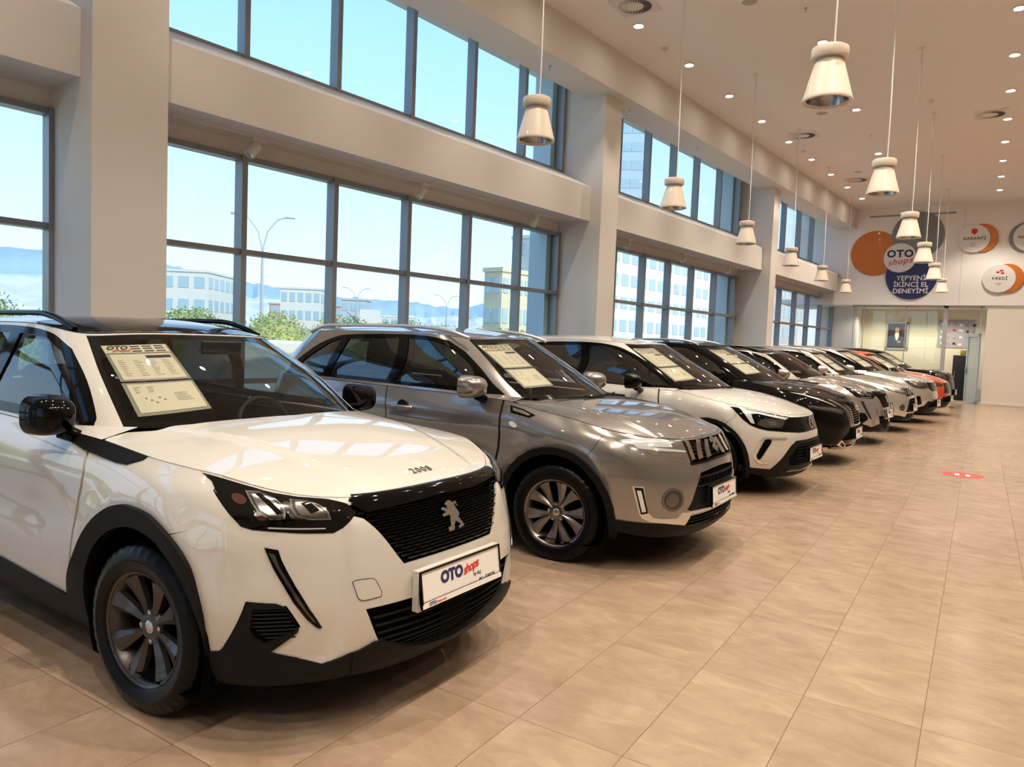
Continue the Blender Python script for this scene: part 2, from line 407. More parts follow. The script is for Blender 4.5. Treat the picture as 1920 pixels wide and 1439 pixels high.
def floor_material():
    m = bpy.data.materials.new('stone_floor_tiles'); m.use_nodes = True; nt = m.node_tree; b = nt.nodes['Principled BSDF']; L = nt.links.new
    tc = nt.nodes.new('ShaderNodeTexCoord'); mp = nt.nodes.new('ShaderNodeMapping'); mp.inputs['Location'].default_value = (1.9056 + 45.0, -1.4960 + 91.14, 0)
    L(tc.outputs['Object'], mp.inputs[0]); sx = nt.nodes.new('ShaderNodeSeparateXYZ'); L(mp.outputs[0], sx.inputs[0])
    def math_(op, a, bb=None, c=None):
        n = nt.nodes.new('ShaderNodeMath'); n.operation = op
        for i, v in enumerate((a, bb, c)):
            if v is None: continue
            if isinstance(v, (int, float)): n.inputs[i].default_value = v
            else: L(v, n.inputs[i])
        return n.outputs[0]
    tx = math_('DIVIDE', sx.outputs[0], .45); ty = math_('DIVIDE', sx.outputs[1], .9114)
    def edge(t, size):
        f = math_('FRACT', t); d = math_('MINIMUM', f, math_('SUBTRACT', 1.0, f)); return math_('MULTIPLY', d, size)
    d = math_('MINIMUM', edge(tx, .45), edge(ty, .9114)); g = math_('LESS_THAN', d, .0017)
    cb = nt.nodes.new('ShaderNodeCombineXYZ'); L(math_('FLOOR', tx), cb.inputs[0]); L(math_('FLOOR', ty), cb.inputs[1])
    wn = nt.nodes.new('ShaderNodeTexWhiteNoise'); wn.noise_dimensions = '2D'; L(cb.outputs[0], wn.inputs['Vector'])
    va = nt.nodes.new('ShaderNodeVectorMath'); va.operation = 'MULTIPLY_ADD'; L(wn.outputs['Color'], va.inputs[0]); va.inputs[1].default_value = (9, 9, 9); L(tc.outputs['Object'], va.inputs[2])
    mp2 = nt.nodes.new('ShaderNodeMapping'); mp2.inputs['Scale'].default_value = (1.3, 2.4, 1); mp2.inputs['Rotation'].default_value = (0, 0, .08); L(va.outputs[0], mp2.inputs[0])
    n1 = nt.nodes.new('ShaderNodeTexNoise'); n1.inputs['Scale'].default_value = 3.0; n1.inputs['Detail'].default_value = 9; n1.inputs['Roughness'].default_value = .68; n1.inputs['Distortion'].default_value = .5; L(mp2.outputs[0], n1.inputs['Vector'])
    r = nt.nodes.new('ShaderNodeValToRGB'); e = r.color_ramp.elements
    for p, c in ((.28, (.275, .185, .125)), (.45, (.325, .225, .155)), (.56, (.36, .256, .178)), (.74, (.43, .318, .228))):
        x = e.new(p); x.color = (*c, 1)
    e.remove(e[0]); e.remove(e[len(e) - 1]); L(n1.outputs['Fac'], r.inputs[0])
    hv = nt.nodes.new('ShaderNodeHueSaturation'); L(r.outputs[0], hv.inputs['Color']); L(math_('MULTIPLY_ADD', wn.outputs['Value'], .10, .95), hv.inputs['Value'])
    mx = nt.nodes.new('ShaderNodeMix'); mx.data_type = 'RGBA'; L(g, mx.inputs[0]); L(hv.outputs[0], mx.inputs[6]); mx.inputs[7].default_value = (.13, .075, .045, 1)
    L(mx.outputs[2], b.inputs['Base Color']); L(math_('MULTIPLY_ADD', n1.outputs['Fac'], .14, math_('MULTIPLY_ADD', g, .4, .14)), b.inputs['Roughness'])
    b.inputs['Specular IOR Level'].default_value = .5
    bp = nt.nodes.new('ShaderNodeBump'); bp.inputs['Strength'].default_value = .25; bp.inputs['Distance'].default_value = .001; L(math_('SUBTRACT', 1.0, g), bp.inputs['Height']); L(bp.outputs[0], b.inputs['Normal'])
    return m
X0, X1, Y0, Y1 = -12.5, 13.0, -9.0, 36.0
sstruct(MB().box(((X0 + X1) / 2, (Y0 + Y1) / 2, -.1), (X1 - X0, Y1 - Y0, .2)).build('floor', floor_material()))
# ceiling: high part, then the low soffit beside the windows
mb = MB(); pA = -6.79
cA = WN * pA + WU * -12; cB = WN * pA + WU * 42
vs = [(cA.x, cA.y, ZC), (X1, cA.y, ZC), (X1, cB.y, ZC), (cB.x, cB.y, ZC)]; vs += [(x, y, ZC + .15) for x, y, z in vs]
mb.add(vs, [(0, 1, 2, 3), (7, 6, 5, 4), (0, 3, 7, 4), (1, 0, 4, 5), (2, 1, 5, 6), (3, 2, 6, 7)])
ceiling = sstruct(mb.build('ceiling', ceil_m))
mb = MB(); wbox(mb, -12, 42, -7.46, pA, ZS, ZC + .1); wbox(mb, -12, 42, -8.6, -7.40, 6.5, ZC + .1)
sstruct(mb.build('trim_1', plaster))
# bays
COLS = [(-13.6, -13.0), (-5.60, -5.0), (2.744, 3.416), (11.18, 11.75), (19.96, 20.42)]
k = 0
for i, (a, b) in enumerate(COLS):
    mb = MB(); wbox(mb, a, b, -8.0, -7.0, -.02, 6.55); sstruct(mb.build('trim_%d' % (i + 2), plaster))
BAYS = [(-13.0, -5.6), (-5.0, 2.744), (3.416, 11.18), (11.75, 19.96), (20.42, 42.0)]
nb = 0; wi = 1
DW, DG, DB = 7.9, 7.4, 7.235
pane = glass('window_glass', (.93, .97, .97), 1.5)
for bi, (a, b) in enumerate(BAYS):
    beam = MB(); wbox(beam, a, min(b, 29.5), -DB - .9, -DB, 3.70, 4.30) if bi < 4 else wbox(beam, a, 27.55, -DB - .9, -DB, 3.70, 4.30)
    be = (min(b, 29.5))
    beam.add([WM @ Vector(v) for v in ((a, -DB, 4.30), (be, -DB, 4.30), (be, -DW + .02, 4.64), (a, -DW + .02, 4.64), (a, -8.2, 4.64), (be, -8.2, 4.64), (a, -8.2, 4.2), (be, -8.2, 4.2))], [(0, 1, 2, 3), (3, 2, 5, 4), (4, 5, 7, 6)])
    wbox(beam, a, b, -8.25, -DW, 3.526, 3.72)
    sstruct(beam.build('wall_left_beam' if 0 else 'trim_%d' % (bi + 10), plaster))
    qe = 30.2 if bi == 4 else b
    # lower window: transoms at .9 and 2.416, mullions
    st = 1.31 if bi < 4 else 1.50
    if bi == 2: mu = [3.45] + [.5995 * DW + 1.311 * j for j in range(5)] + [11.14]
    elif bi == 3: mu = [11.80] + [13.15 + 1.295 * (j) for j in range(6)][:6] + [19.9]; mu = [11.80, 13.20, 14.463, 15.70, 16.975, 18.37, 19.67]
    elif bi == 4: mu = [20.5, 22.0, 23.515, 25.02, 26.46, 27.99, 29.54]
    else: mu = [b - .012 - st * j for j in range(6)][::-1]; mu = [max(m_, a + .03) for m_ in mu]
    fr = MB()
    for m_ in mu: wbox(fr, m_ - .035, m_ + .035, -DW - .10, -DW + .06, 0, 3.526)
    for z0, z1 in ((0, .06), (.86, .92), (2.386, 2.446), (3.466, 3.526)): wbox(fr, a if bi != 4 else 20.42, qe, -DW - .10, -DW + .04, z0, z1)
    w = sstruct(fr.build('window_%d' % wi, frame_m)); wi += 1
    g = MB()
    for m0, m1 in zip(mu[:-1], mu[1:]):
        for z0, z1 in ((.06, .86), (.92, 2.386), (2.446, 3.466)): wbox(g, m0 + .03, m1 - .03, -DW - .035, -DW - .025, z0, z1)
    g.build('window_pane', pane, w)
    fr = MB(); mu2 = mu; qe2 = min(qe, 28.3)
    for m_ in mu2:
        if m_ < qe2 + .1: wbox(fr, m_ - .035, m_ + .035, -DW - .10, -DW + .06, 4.62, 6.5)
    for z0, z1 in ((4.62, 4.67), (6.45, 6.5)): wbox(fr, a, qe2, -DW - .10, -DW + .04, z0, z1)
    w = sstruct(fr.build('window_%d' % wi, frame_m)); wi += 1
    g = MB()
    wbox(g, a + .02, qe2, -DW - .035, -DW - .025, 4.67, 6.45); g.build('window_pane', pane, w)
# outer return of the upper wall above the soffit and beyond the last bay
# near end wall, part glazed, behind the camera
mb = MB(); mb.box(((X0 + X1) / 2, Y0 + .1, 5.9), (X1 - X0, .3, 1.6)); mb.box(((X0 + X1) / 2, Y0 + .1, .15), (X1 - X0, .3, .3)); mb.box(((X0 + X1) / 2, Y0 + .1, 3.3), (X1 - X0, .3, .5))
for k in range(5): mb.box((-8.0 + 5.2 * k, Y0 + .15, 3), (.6, .5, 7))
mb.box((5.6, Y0 + .1, 3.3), (15, .3, 6.8)); sstruct(mb.build('wall_near', plaster))  # unseen solid stretch added to block fill light under the car fronts
fr = MB()
for k in range(18): fr.box((X0 + 1.45 * k, Y0 + .1, 3), (.07, .14, 6))
fr.box((0, Y0 + .1, 2.2), (25, .12, .06))
w = sstruct(fr.build('window_%d' % wi, frame_m)); g = MB(); g.box(((X0 + X1) / 2, Y0 + .08, 2.8), (X1 - X0, .01, 5.4)); g.build('window_pane', pane, w)
sstruct(MB().box((X1, (Y0 + Y1) / 2, 3.3), (.2, Y1 - Y0, 6.8)).build('wall_right', plaster_far))
# far upper wall: hangs in front of the recess
mb = MB(); mb.box(((-5.9 + X1) / 2, YW + .2, (3.25 + ZC) / 2), (X1 + 5.9, .4, ZC - 3.25)); sstruct(mb.build('wall_far', plaster_far))
mb = MB()
for x in (-.75, 2.3): mb.box((x, YW - .001, (3.25 + ZC) / 2), (.006, .004, ZC - 3.25))
mb.box(((-3.6 + .2) / 2 - .6, YW - .01, 6.32), (2.6, .03, .05)); sstruct(mb.build('trim_20', mat('panel_joint_grey', (.30, .28, .26), .6)))
# lower far wall, right part
mb = MB(); mb.box(((-.02 + X1) / 2 + .06, YW + .16, 1.6), (X1 - .04, .2, 3.2)); sstruct(mb.build('wall_far_lower', noisy(mat('cream_wall', (.80, .74, .66), .55, 0, .1, .4), 2, .01)))
sstruct(MB().box(((.04 + X1) / 2, YW + .05, .04), (X1 - .04, .03, .07)).build('baseboard_far', mat('baseboard_white', (.78, .72, .64), .4)))
# recess behind the glass
mb = MB(); mb.box((-4.72, 30.3, 1.75), (1.3, .2, 3.6)); mb.box((-4.05, 30.9, 1.75), (.05, 1.3, 3.6)); sstruct(mb.build('wall_recess_side', plaster_far))
yellow = noisy(mat('warm_recess_wall', (.80, .74, .56), .7), 2, .01)
mb = MB(); mb.box((-1.6, 31.6, 1.75), (6.2, .2, 3.6)); sstruct(mb.build('wall_recess', yellow))
mb = MB(); mb.box((-3.0, 30.3, 3.35), (7, 3.6, .15)); sstruct(mb.build('ceiling_recess', ceil_m))
fr = MB()
for x in (-3.95, -3.62, -2.28, -1.10, -.09): fr.box((x, YW + .3, 1.62), (.03 if x not in (-1.10,) else .13, .05, 3.24))
fr.box((-2.0, YW + .3, .03), (4, .05, .06)); fr.box((-2.0, YW + .3, 3.21), (4, .05, .06))
w = sstruct(fr.build('window_%d' % (wi + 1), mat('partition_aluminium', (.62, .62, .64), .35, .5)))
g = MB(); g.box((-2.55, YW + .3, 1.62), (2.8, .012, 3.1)); g.build('window_pane', pane, w)
# ------------------------------------------------------------------ wheels
def tyre_mesh(R, rr, w, detail=True):
    """local z = outward axis, z=0 mid plane"""
    h = w / 2; mb = MB(); n = 120 if detail else 48
    prof = [(rr - .006, -h * .72), (rr + .02, -h * .93), (rr + (R - rr) * .5, -h * 1.04), (R - .035, -h * .98), (R - .012, -h * .86)]
    gro = [-.42, -.14, .14, .42] if detail else []
    z = -.78
    prof.append((R - .004, -h * .78))
    for g in gro:
        prof += [(R - .0005, h * (g - .035)), (R - .009, h * (g - .03)), (R - .009, h * (g + .03)), (R - .0005, h * (g + .035))]
    prof += [(R - .004, h * .78), (R - .012, h * .86), (R - .035, h * .98), (R - .055, h * 1.02), (R - .062, h * 1.035), (R - .066, h * 1.02), (rr + (R - rr) * .45, h * 1.04), (rr + .022, h * .97), (rr + .012, h * .93), (rr + .010, h * .90), (rr - .004, h * .84), (rr - .006, h * .7)]
    L = len(prof); vs = []; NN = 0
    for k in range(n):
        a = 2 * PI * k / n
        for i, (r, zz) in enumerate(prof):
            if detail and (.6 * h < abs(zz) < 1.0 * h) and r > R - .04 and k % 3 == 0: r -= .006
            vs.append((r * math.cos(a), r * math.sin(a), zz))
    fs = [(k * L + i, ((k + 1) % n) * L + i, ((k + 1) % n) * L + i + 1, k * L + i + 1) for k in range(n) for i in range(L - 1)]
    mb.add(vs, fs, True); return mb
def rim_mesh(rr, w, style):
    h = w / 2; mb = MB()
    # barrel and lip
    mb.lathe([(rr - .004, -h * .8), (rr - .018, -h * .6), (rr - .030, -h * .2), (rr - .026, h * .4), (rr - .016, h * .66), (rr - .010, h * .74), (rr - .002, h * .86), (rr + .006, h * .90), (rr + .011, h * .86)], 72)
    n, spread, w0, w1, tilt = dict(twin4=(4, 21, .024, .092, 0), fan5=(5, 17.5, .026, .086, 0), multi=(5, 15, .016, .03, 0))[style]
    r0, r1 = .045, rr - .012; zr0, zr1 = h * .52, h * .74
    for g in range(n):
        for sd in (-1, 1):
            a0 = 2 * PI * g / n + math.radians(45 if n == 4 else 90 + 36)
            pts = []
            K = 9
            for i in range(K):
                t = i / (K - 1); r = r0 + (r1 - r0) * t
                an = a0 + sd * math.radians(spread) * ((.45 + .55 * t ** .9) if style != 'twin4' else (.92 + .08 * t))
                ww = w0 + (w1 - w0) * t ** 1.3; zc = zr0 + (zr1 - zr0) * t - .006 * math.sin(PI * t)
                dr = Vector((math.cos(an), math.sin(an), 0)); ta = Vector((-math.sin(an), math.cos(an), 0)); c = dr * r
                rid = -.25 * sd if style != 'twin4' else .3 * sd
                for u, dz in ((-1, -.024), (-.96, -.003), (rid, .007 + .004 * t), (.96, -.003), (1, -.024)):
                    p = c + ta * (u * ww / 2); p.z = zc + dz; pts.append(p)
            fs = [(i * 5 + k, i * 5 + k + 1, (i + 1) * 5 + k + 1, (i + 1) * 5 + k) for i in range(K - 1) for k in range(4)]
            fs += [(i * 5 + 4, i * 5, (i + 1) * 5, (i + 1) * 5 + 4) for i in range(K - 1)]
            mb.add(pts, fs, False)
    mb.lathe([(0, zr0 + .004), (.028, zr0 + .004), (.031, zr0 + .007), (.052, zr0 + .004), (.066, zr0 - .012), (.066, zr0 - .05), (0, zr0 - .05)], 40)
    return mb, zr0
def wheel(root, pos, side, R=.335, rr=.213, w=.215, steer=0., style='twin4', m='rim_dark', near=True, spin=0.):
    key = ('w', R, rr, w, style, m, near)
    rot = Matrix.Translation(pos) @ Matrix.Rotation(math.radians(steer), 4, 'Z') @ Matrix.Rotation(math.radians(90 if side < 0 else -90), 4, 'X') @ Matrix.Rotation(math.radians(spin), 4, 'Z')
    if key not in CACHE:
        mb, z0 = rim_mesh(rr, w, style); rim = mb.build('wheel', M[m])
        ty = tyre_mesh(R, rr, w, near).build('tyre', M['tyre'], rim)
        cap = MB().lathe([(0, z0 + .012), (.022, z0 + .011), (.027, z0 + .007), (.028, z0)], 32).build('centre_cap', M['rim_silver'] if near else M[m], rim)
        dsc = MB().lathe([(0, z0 - .06), (.06, z0 - .06), (.062, z0 - .075), (.135, z0 - .078), (.136, z0 - .095), (0, z0 - .095)], 40).build('brake_disc', M['satin'] if 0 else M['dark'], rim)
        if near:
            nb = 4 if style == 'twin4' else 5
            for k in range(nb):
                a = 2 * PI * (k + (0 if nb == 4 else .25)) / nb; bm_ = MB()
                T = Matrix.Translation((.054 * math.cos(a), .054 * math.sin(a), z0 - .004))
                bm_.lathe([(.0135, -.01), (.0135, .006), (.011, .004), (.011, -.002), (.0085, -.002), (.0085, .008), (0, .0095)], 20, T).build('wheel_bolt', M['rim_silver'], rim)
        CACHE[key] = rim; rim.parent = root; rim.matrix_basis = rot; return rim
    src = CACHE[key]; o = src.copy(); COL.objects.link(o); o.parent = root; o.matrix_basis = rot
    for ch in [c for c in bpy.data.objects if c.parent == src]:
        c = ch.copy(); COL.objects.link(c); c.parent = o
    return o
CACHE = {}

# ------------------------------------------------------------------ lettering
def text_mesh(body, size, font_shear=0., bold=0., extrude=.0008, align='CENTER', spacing=1.0):
    cu = bpy.data.curves.new('t', 'FONT'); cu.body = body; cu.size = size; cu.shear = font_shear; cu.offset = bold; cu.extrude = extrude
    cu.align_x = align; cu.align_y = 'CENTER'; cu.space_character = spacing; cu.resolution_u = 3
    o = bpy.data.objects.new('t', cu); COL.objects.link(o); dg = bpy.context.evaluated_depsgraph_get(); me = bpy.data.meshes.new_from_object(o.evaluated_get(dg))
    bpy.data.objects.remove(o); return me
def text(name, body, size, Mx, m, parent, **k):
    me = text_mesh(body, size, **k); me.transform(Mx); o = link(name, me, parent, m); return o
def oto_logo(parent, Mx, h, small=False, by=True):
    """OTO in heavy navy with red slanted 'shops'; local x right, y up, z out; h = height of OTO"""
    text('lettering', 'OTO', h * 1.38, Mx, M['navy'], parent, bold=h * .075, align='RIGHT', spacing=1.0)
    text('lettering', 'shops', h * 1.12, Mx @ Matrix.Translation((h * .02, -h * .12, .0006)) @ Matrix.Rotation(math.radians(9), 4, 'Z'), M['red'], parent, font_shear=.35, bold=h * .02, align='LEFT', spacing=.88)
    if by: text('lettering', 'by ALJ', h * .42, Mx @ Matrix.Translation((h * 2.1, -h * .75, 0)), M['ink'], parent, align='CENTER')
def plate(root, x, z, w=.52, h=.115, tilt=0., frame='gloss_black', small=True):
    Mx = Matrix.Translation((x, 0, z)) @ Matrix.Rotation(math.radians(90), 4, 'Z') @ Matrix.Rotation(math.radians(90 - tilt), 4, 'X')
    p = MB().box((0, 0, 0), (w, h, .004), Mx).build('number_plate', M['plate'], root)
    fr = MB()
    for cx, cy_, dx, dy in ((0, h / 2 + .003, w + .014, .007), (-w / 2 - .003, 0, .007, h + .012), (w / 2 + .003, 0, .007, h + .012)):
        fr.box((cx, cy_, 0), (dx, dy, .014), Mx)
    fr.box((0, -h / 2 - .012, 0), (w + .014, .026, .010), Mx)
    f = fr.build('plate_frame', M[frame], p)
    lo = MB().box((0, -h / 2 - .012, .0055), (w + .008, .022, .002), Mx).build('plate_strip', M['plate'], p)
    oto_logo(p, Mx @ Matrix.Translation((.0, .010, .0026)), .046)
    text('lettering', 'OTO', .019, Mx @ Matrix.Translation((-.185, -h / 2 - .012, .007)), M['navy'], p, bold=.0006, align='RIGHT')
    text('lettering', 'shops.com', .014, Mx @ Matrix.Translation((-.184, -h / 2 - .012, .007)), M['red'], p, font_shear=.3, align='LEFT')
    text('lettering', 'ALJ - KARTAL', .020, Mx @ Matrix.Translation((.165, -h / 2 + .004, .003)), M['ink'], p)
    return p

# ------------------------------------------------------------------ cabin furniture
def seat(root, x, y, z=.42, w=.50, rear=False):
    mb = MB(); W = w
    prof = [(-.25, .02), (.25, .04), (.28, .10), (.26, .16), (-.20, .13)]
    def slab(c, d, rot, bev): mb.box((0, 0, 0), d, Matrix.Translation(c) @ Matrix.Rotation(rot, 4, 'Y'), bev=bev)
    slab((x, y, z + .06), (.52, W, .16), -.06, .05)
    slab((x - .33, y, z + .38), (.15, W - .02, .62), -.30, .06)
    slab((x - .29, y - W * .42, z + .33), (.17, .08, .5), -.30, .035); slab((x - .29, y + W * .42, z + .33), (.17, .08, .5), -.30, .035)
    for dy in ((0,) if not rear else (-W * .28, W * .28)): slab((x - .445, y + dy, z + .74), (.10, .26, .20), -.18, .045)
    return mb.build('rear_seat' if rear else 'front_seat', M['seat'], root)
def cabin(root, xw, xr, hw, zb, zf=.40, seats=True):
    """dark tub, dashboard, seats, steering wheel and centre mirror; xw windscreen base x, xr rear x, zb belt height"""
    mb = MB(); t = hw - .05
    mb.box(((xw + xr) / 2 - .1, 0, zf - .02), (abs(xr - xw) + .2, 2 * t, .03))
    for s in (-1, 1): mb.box(((xw + xr) / 2, s * (t + .0), (zf + zb - .05) / 2), (abs(xr - xw), .03, zb - zf - .05))
    mb.box((xw + .12, 0, (zf + zb) / 2 - .1), (.03, 2 * t - .2, zb - zf - .25)); mb.box((xr, 0, (zf + zb) / 2), (.03, 2 * t, zb - zf))
    mb.box((xr + .35, 0, zb - .08), (.7, 2 * t, .03))
    mb.build('cabin_tub', M['dash'], root)
    d = MB(); lo = []
    for k in range(15):
        y = -t + 2 * t * k / 14; c = 1 - abs(y / t) ** 6 * .3; hump = .045 * math.exp(-((y - .36) / .17) ** 2)
        lo.append([(xw + .26 - .30 * (y / t) ** 2, y, zb - .11), (xw + .05 - .25 * (y / t) ** 2, y, zb - .075), (xw - .22 - .1 * (y / t) ** 2, y, zb - .06 + hump), (xw - .38, y, zb - .09 + hump), (xw - .44, y, zb - .16), (xw - .42, y, zb - .36), (xw, y, zb - .45)])
    vs, fs = loft(lo); d.add(vs, fs, True); d.build('dashboard', M['dash'], root)
    if not seats: return
    ring = [(0, .178 * math.cos(a), .178 * math.sin(a)) for a in np.linspace(0, 2 * PI, 40)[:-1]]
    T = Matrix.Translation((xw - .56, .36, zb - .12)) @ Matrix.Rotation(-.42, 4, 'Y')
    sw = MB().tube(ring, .015, 10, True, T); sw.box((0, 0, -.01), (.05, .13, .10), T, bev=.02); sw.box((0, .1, 0), (.02, .14, .03), T, bev=.008); sw.box((0, -.1, 0), (.02, .14, .03), T, bev=.008); sw.box((0, 0, -.1), (.02, .03, .12), T, bev=.008)
    sw.build('steering_wheel', M['dash'], root)
    for s in (-1, 1): seat(root, xw - 1.15, s * .36, zf + .02)
    seat(root, xw - 2.02, 0, zf + .02, 2 * t - .18, True)
def door_mirror(root, pos, side, m, size=(.14, .25, .17), foot='clad', yaw=0.):
    """rounded shell standing off the door"""
    a, b, c = size; loops = []; K = 14
    for i in range(K):
        t = i / (K - 1); u = t * 1.0
        sc_ = (math.sin(PI * min(.999, .04 + .96 * (1 - u) ** .7) / 2)) ** .55 if u > 0 else 1.0
        sc_ = max(.03, (1 - u ** 3.2) ** .5)
        loops.append([(-a * .45 + a * t, y * sc_ * b / 2 + 0, z * sc_ * c / 2) for y, z in superloop(1, 1, 3.0, 28)])
    T = Matrix.Translation(pos) @ Matrix.Rotation(math.radians(yaw * side), 4, 'Z')
    mb = MB(); vs, fs = loft(loops); mb.add(vs, fs, True, T)
    o = mb.build('door_mirror', M[m], root)
    MB().prism([(y * b * .44, z * c * .42) for y, z in superloop(1, 1, 3, 24)], .003, T @ Matrix.Translation((-a * .46, 0, 0)) @ Matrix.Rotation(PI / 2, 4, 'Y') @ Matrix.Rotation(PI / 2, 4, 'Z')).build('mirror_glass', M['chrome'], o)
    ft = MB(); p0 = Vector((0, -side * b * .20, -c * .38)); p1 = Vector((.02, -side * (b * .5 + .03), -c * .62)); p2 = Vector((.03, -side * (b * .5 + .10), -c * .66))
    ft.tube([p0, p1, p2], [.035, .03, .035], 12, M=T); ft.build('mirror_foot', M[foot], o)
    return o
def wiper(root, pts, arm):
    mb = MB().tube(pts, .007, 6).tube(arm, .009, 6); return mb.build('wiper', M['clad'], root)
def on_surf(surf, a, b, off=0.):
    P = surf(np.array([a]), np.array([b]))[0]; N = normal(surf, np.array([a]), np.array([b]))[0]; return Vector(P + N * off), Vector(N)
def surf_line(surf, pts, off=.002):
    return [on_surf(surf, a, b, off)[0] for a, b in pts]
def arch_poly(cx, cz, R, z0, n=18, front=None):
    """wheel-arch outline in (x, z): an arc closed by a line at z0"""
    o = []; a0 = math.asin(max(-1, min(1, (z0 - cz) / R)))
    for k in range(n + 1):
        a = a0 + (PI - 2 * a0) * k / n; o.append((cx + R * math.cos(a), cz + R * math.sin(a)))
    return o
def ribbon(name, A, B, m, parent, off=0.):
    """strip between two 3D polylines of equal length"""
    n = len(A); vs = [tuple(p) for p in A] + [tuple(p) for p in B]; fs = [(i, i + 1, n + i + 1, n + i) for i in range(n - 1)]
    mb = MB(); mb.add(vs, fs, True); return mb.build(name, m, parent)
def paper_sheets(root, GH, quad, prefix=True):
    """two sale sheets in sleeves behind the windscreen; quad: top-left, top-right, bottom-right, bottom-left in surface parameters (as seen from the front)"""
    q = np.array(quad, float)
    def at(u, v): return (q[0] * (1 - u) + q[1] * u) * (1 - v) + (q[3] * (1 - u) + q[2] * u) * v
    def sheet(name, u0, v0, u1, v1, m, off, parent, n=8):
        V = []; 
        for i in range(n + 1):
            for j in range(n + 1):
                a, b = at(u0 + (u1 - u0) * i / n, v0 + (v1 - v0) * j / n); V.append(on_surf(GH, a, b, off)[0])
        F = [(i * (n + 1) + j, i * (n + 1) + j + 1, (i + 1) * (n + 1) + j + 1, (i + 1) * (n + 1) + j) for i in range(n) for j in range(n)]
        mb = MB(); mb.add(V, F, True); return mb
    s1 = sheet('', 0, 0, 1, .555, None, -.010, None).build('sale_sheet_sleeve', M['inkgrey'], root)
    sheet('', .01, .01, .97, .13, None, -.0085, None).build('sheet_header', M['paper'], s1)
    sheet('', .05, .155, .95, .535, None, -.0085, None).build('sale_sheet', M['paper'], s1)
    s2 = sheet('', -.01, .575, 1.0, 1.0, None, -.010, None).build('sale_sheet_sleeve', M['inkgrey'], root)
    sheet('', .05, .60, .96, .965, None, -.0085, None).build('sale_sheet', M['paper'], s2)
    def marks(par, rects, m, name='printing', off=-.0080):
        mb = MB()
        for u0, v0, u1, v1 in rects:
            t = sheet('', u0, v0, u1, v1, None, off, None, 2); mb.add(t.v, t.f, True)
        return mb.build(name, m, par)
    R = random.Random(3)
    marks(s1, [(.56, .18, .93, .225)] + [(a, b, a + .14, b + .018) for a in (.42, .60, .78) for b in (.025, .06, .10)], M['ink'])
    marks(s1, [(u, .25 + .028 * k, u + .12 * R.uniform(.5, 1), .258 + .028 * k) for u in (.12, .34, .55, .75) for k in range(9)], M['inkgrey'])
    marks(s2, [(u, .64 + .022 * k, u + .10 * R.uniform(.5, 1), .648 + .022 * k) for u in (.12, .3) for k in range(4)] + [(.62, .74 + .02 * k, .62 + .25 * R.uniform(.5, 1), .747 + .02 * k) for k in range(6)] + [(.2 + .06 * k, .78 + .03 * (k % 3), .235 + .06 * k, .80 + .03 * (k % 3)) for k in range(5)], M['inkgrey'])
    # heading
    a, b = at(.22, .065); p, n = on_surf(GH, a, b, -.0075); pr, _ = on_surf(GH, *at(.32, .065), -.0075); x = (pr - p).normalized(); y = n.cross(x).normalized()
    Mx = Matrix.Identity(4)
    for i in range(3): Mx[i][0] = x[i]; Mx[i][1] = y[i]; Mx[i][2] = n[i]; Mx[i][3] = p[i]
    text('lettering', 'OTO', .042, Mx @ Matrix.Translation((0, .008, 0)), M['ink'], s1, bold=.0012)
    text('lettering', 'shops', .034, Mx @ Matrix.Translation((.02, -.016, .0004)), M['red'], s1, font_shear=.4)
    return s1, s2, Mx
